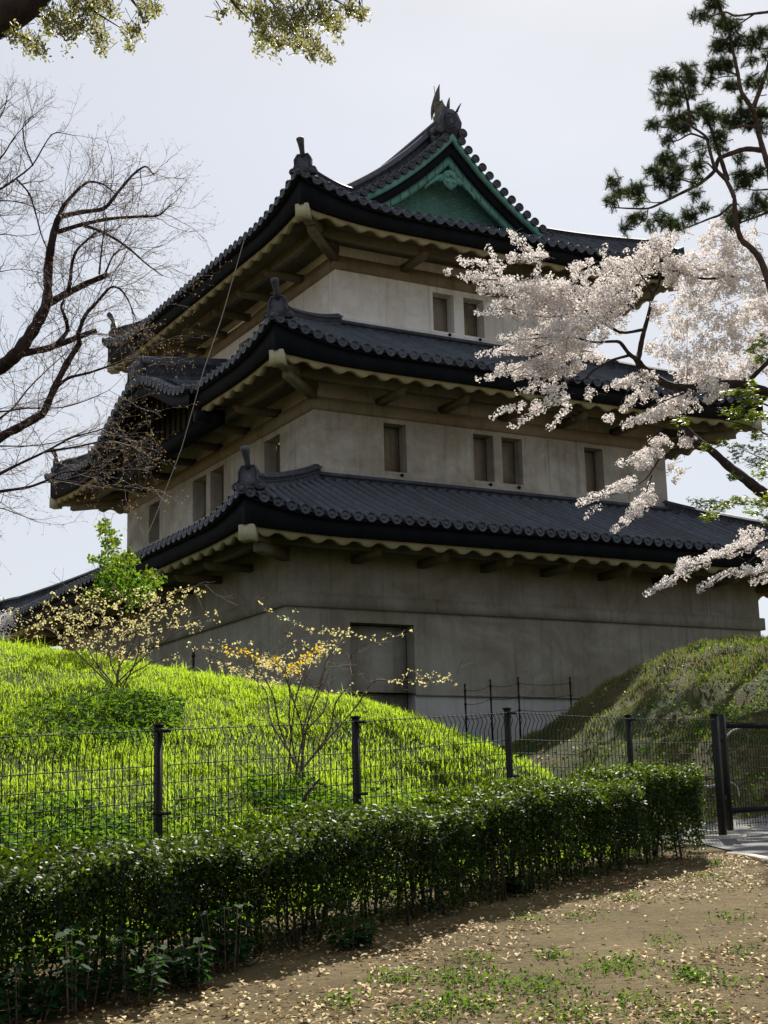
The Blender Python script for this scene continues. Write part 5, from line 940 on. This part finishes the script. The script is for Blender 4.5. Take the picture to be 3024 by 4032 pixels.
shrub('flowering_shrub', 255, 1490, 16.8, st1, e1, 'wide pale yellow budding shrub on the mound crest in front of the left turret face', [('yellow', e1, 270, .027)], 0)
st2 = [v8((600, 700), (570, 540), (450, 430), (200, 310)), v8((640, 720), (600, 540), (500, 400), (300, 290)), v8((690, 700), (690, 540), (650, 420), (560, 360)), v8((750, 720), (700, 560), (640, 380), (360, 330)), v8((760, 720), (850, 470), (870, 370), (700, 280), (550, 110)), v8((780, 700), (830, 560), (880, 380), (950, 280)), v8((880, 760), (920, 600), (1000, 480), (990, 380), (1050, 310), (1280, 250)), v8((900, 760), (1020, 620), (1110, 490), (1200, 485), (1390, 480), (1520, 495)), v8((700, 730), (720, 580), (760, 450), (840, 330)), v8((760, 760), (860, 640), (880, 520), (760, 470))]
y2 = sum([line_ells(v8(*p), a, b, n) for p, a, b, n in ([((190, 305), (340, 330), (420, 360)), 4, 14, 9], [((270, 380), (420, 430)), 6, 20, 7], [((300, 290), (460, 300), (560, 350)), 6, 14, 8], [((550, 105), (650, 160), (740, 200), (820, 235)), 3, 12, 11], [((720, 130), (730, 135)), 5, 5, 1], [((820, 230), (930, 250), (1000, 240)), 12, 14, 8], [((1000, 245), (1080, 275), (1160, 270), (1290, 245)), 8, 10, 9], [((930, 300), (860, 340), (780, 400)), 20, 22, 7], [((560, 380), (640, 420), (720, 440)), 22, 22, 8], [((440, 440), (560, 470), (640, 500)), 22, 18, 6], [((1200, 500), (1280, 440), (1400, 470), (1520, 495)), 10, 12, 13], [((1210, 490), (1380, 500)), 7, 9, 8], [((1400, 460), (1490, 445)), 10, 8, 4], [((880, 540), (960, 540), (1000, 500)), 7, 6, 6], [((680, 270), (720, 300)), 8, 8, 2], [((1030, 550), (1060, 540)), 4, 4, 2], [((520, 420), (700, 340), (830, 300)), 14, 14, 8])], [])
g2 = sum([line_ells(v8(*p), a, b, n) for p, a, b, n in ([((360, 320), (480, 350), (600, 390)), 14, 18, 9], [((850, 320), (760, 380), (700, 440)), 16, 18, 8], [((600, 390), (680, 430)), 14, 16, 4])], [])
shrub('flowering_shrub', 640, 1590, 14.6, st2, y2, 'yellow and golden leafed shrub with long bare side branches, just behind the mesh fence', [('yellow', y2, 380, .024), ('gold', g2, 300, .030)], 0)
e3 = [(*v4((a, b))[0], c*.43, d*.43) for a, b, c, d in ((600, 300, 70, 60), (560, 350, 70, 50), (640, 250, 50, 40), (600, 400, 90, 60), (720, 400, 90, 50), (760, 360, 60, 40), (540, 270, 35, 35), (500, 250, 40, 12), (460, 265, 25, 8), (540, 180, 30, 30), (570, 170, 35, 18), (525, 110, 30, 35), (560, 120, 30, 12), (535, 75, 20, 12), (520, 90, 25, 10), (570, 200, 22, 20), (500, 440, 60, 40), (680, 450, 80, 40))]
st3 = [v4((610, 640), (600, 450), (590, 300), (545, 190), (530, 70)), v4((640, 640), (650, 450), (650, 300), (660, 240)), v4((650, 640), (720, 480), (760, 350)), v4((610, 640), (570, 400), (520, 280), (450, 260))]
shrub('leafy_shrub', 262, 1400, 20.0, st3, e3, 'bright green leafy shrub with one tall shoot against the sky beside the turret wall', [('maple', e3, 420, .06), ('weed', e3, 420, .06)], 0)

# ------------------------------------------------------------------ sticks
def stick(name, pts2, Y, r_, m, label):
    P = smooth(np.array([at(x, y, Y+dy) for x, y, dy in pts2]), 4); b = P[0].copy(); mb = MB(); mb.tube(P, np.linspace(r_, r_*.55, len(P)), 7); o = mb.build(name, m, None, -b, True); o.location = tuple(b); return tag(o, label, 'branch')
stick('fallen_branch', ((655, 1735, 0), (662, 1715, .05), (675, 1700, .1), (690, 1683, .15)), 11.6, .016, M['bark'], 'short dark broken branch standing in the grass behind the fence')
stick('fallen_branch', ((1556, 1625, 0), (1562, 1600, .1), (1580, 1580, .3), (1600, 1573, .5)), 18.6, .02, M['rope'], 'curved pale branch lying on the brown mound above the gate')
stick('fallen_branch', ((1530, 1700, 0), (1575, 1690, .1), (1592, 1700, .1), (1598, 1722, 0)), 17.6, .015, M['rope'], 'bent pale branch lying behind the gate mesh')
stick('fallen_branch', ((1228, 1993, 0), (1262, 1983, .1), (1300, 1990, .0)), float(hit(1262, 1985)[1]), .006, M['twig'], 'thin brown twig lying on the open dirt')
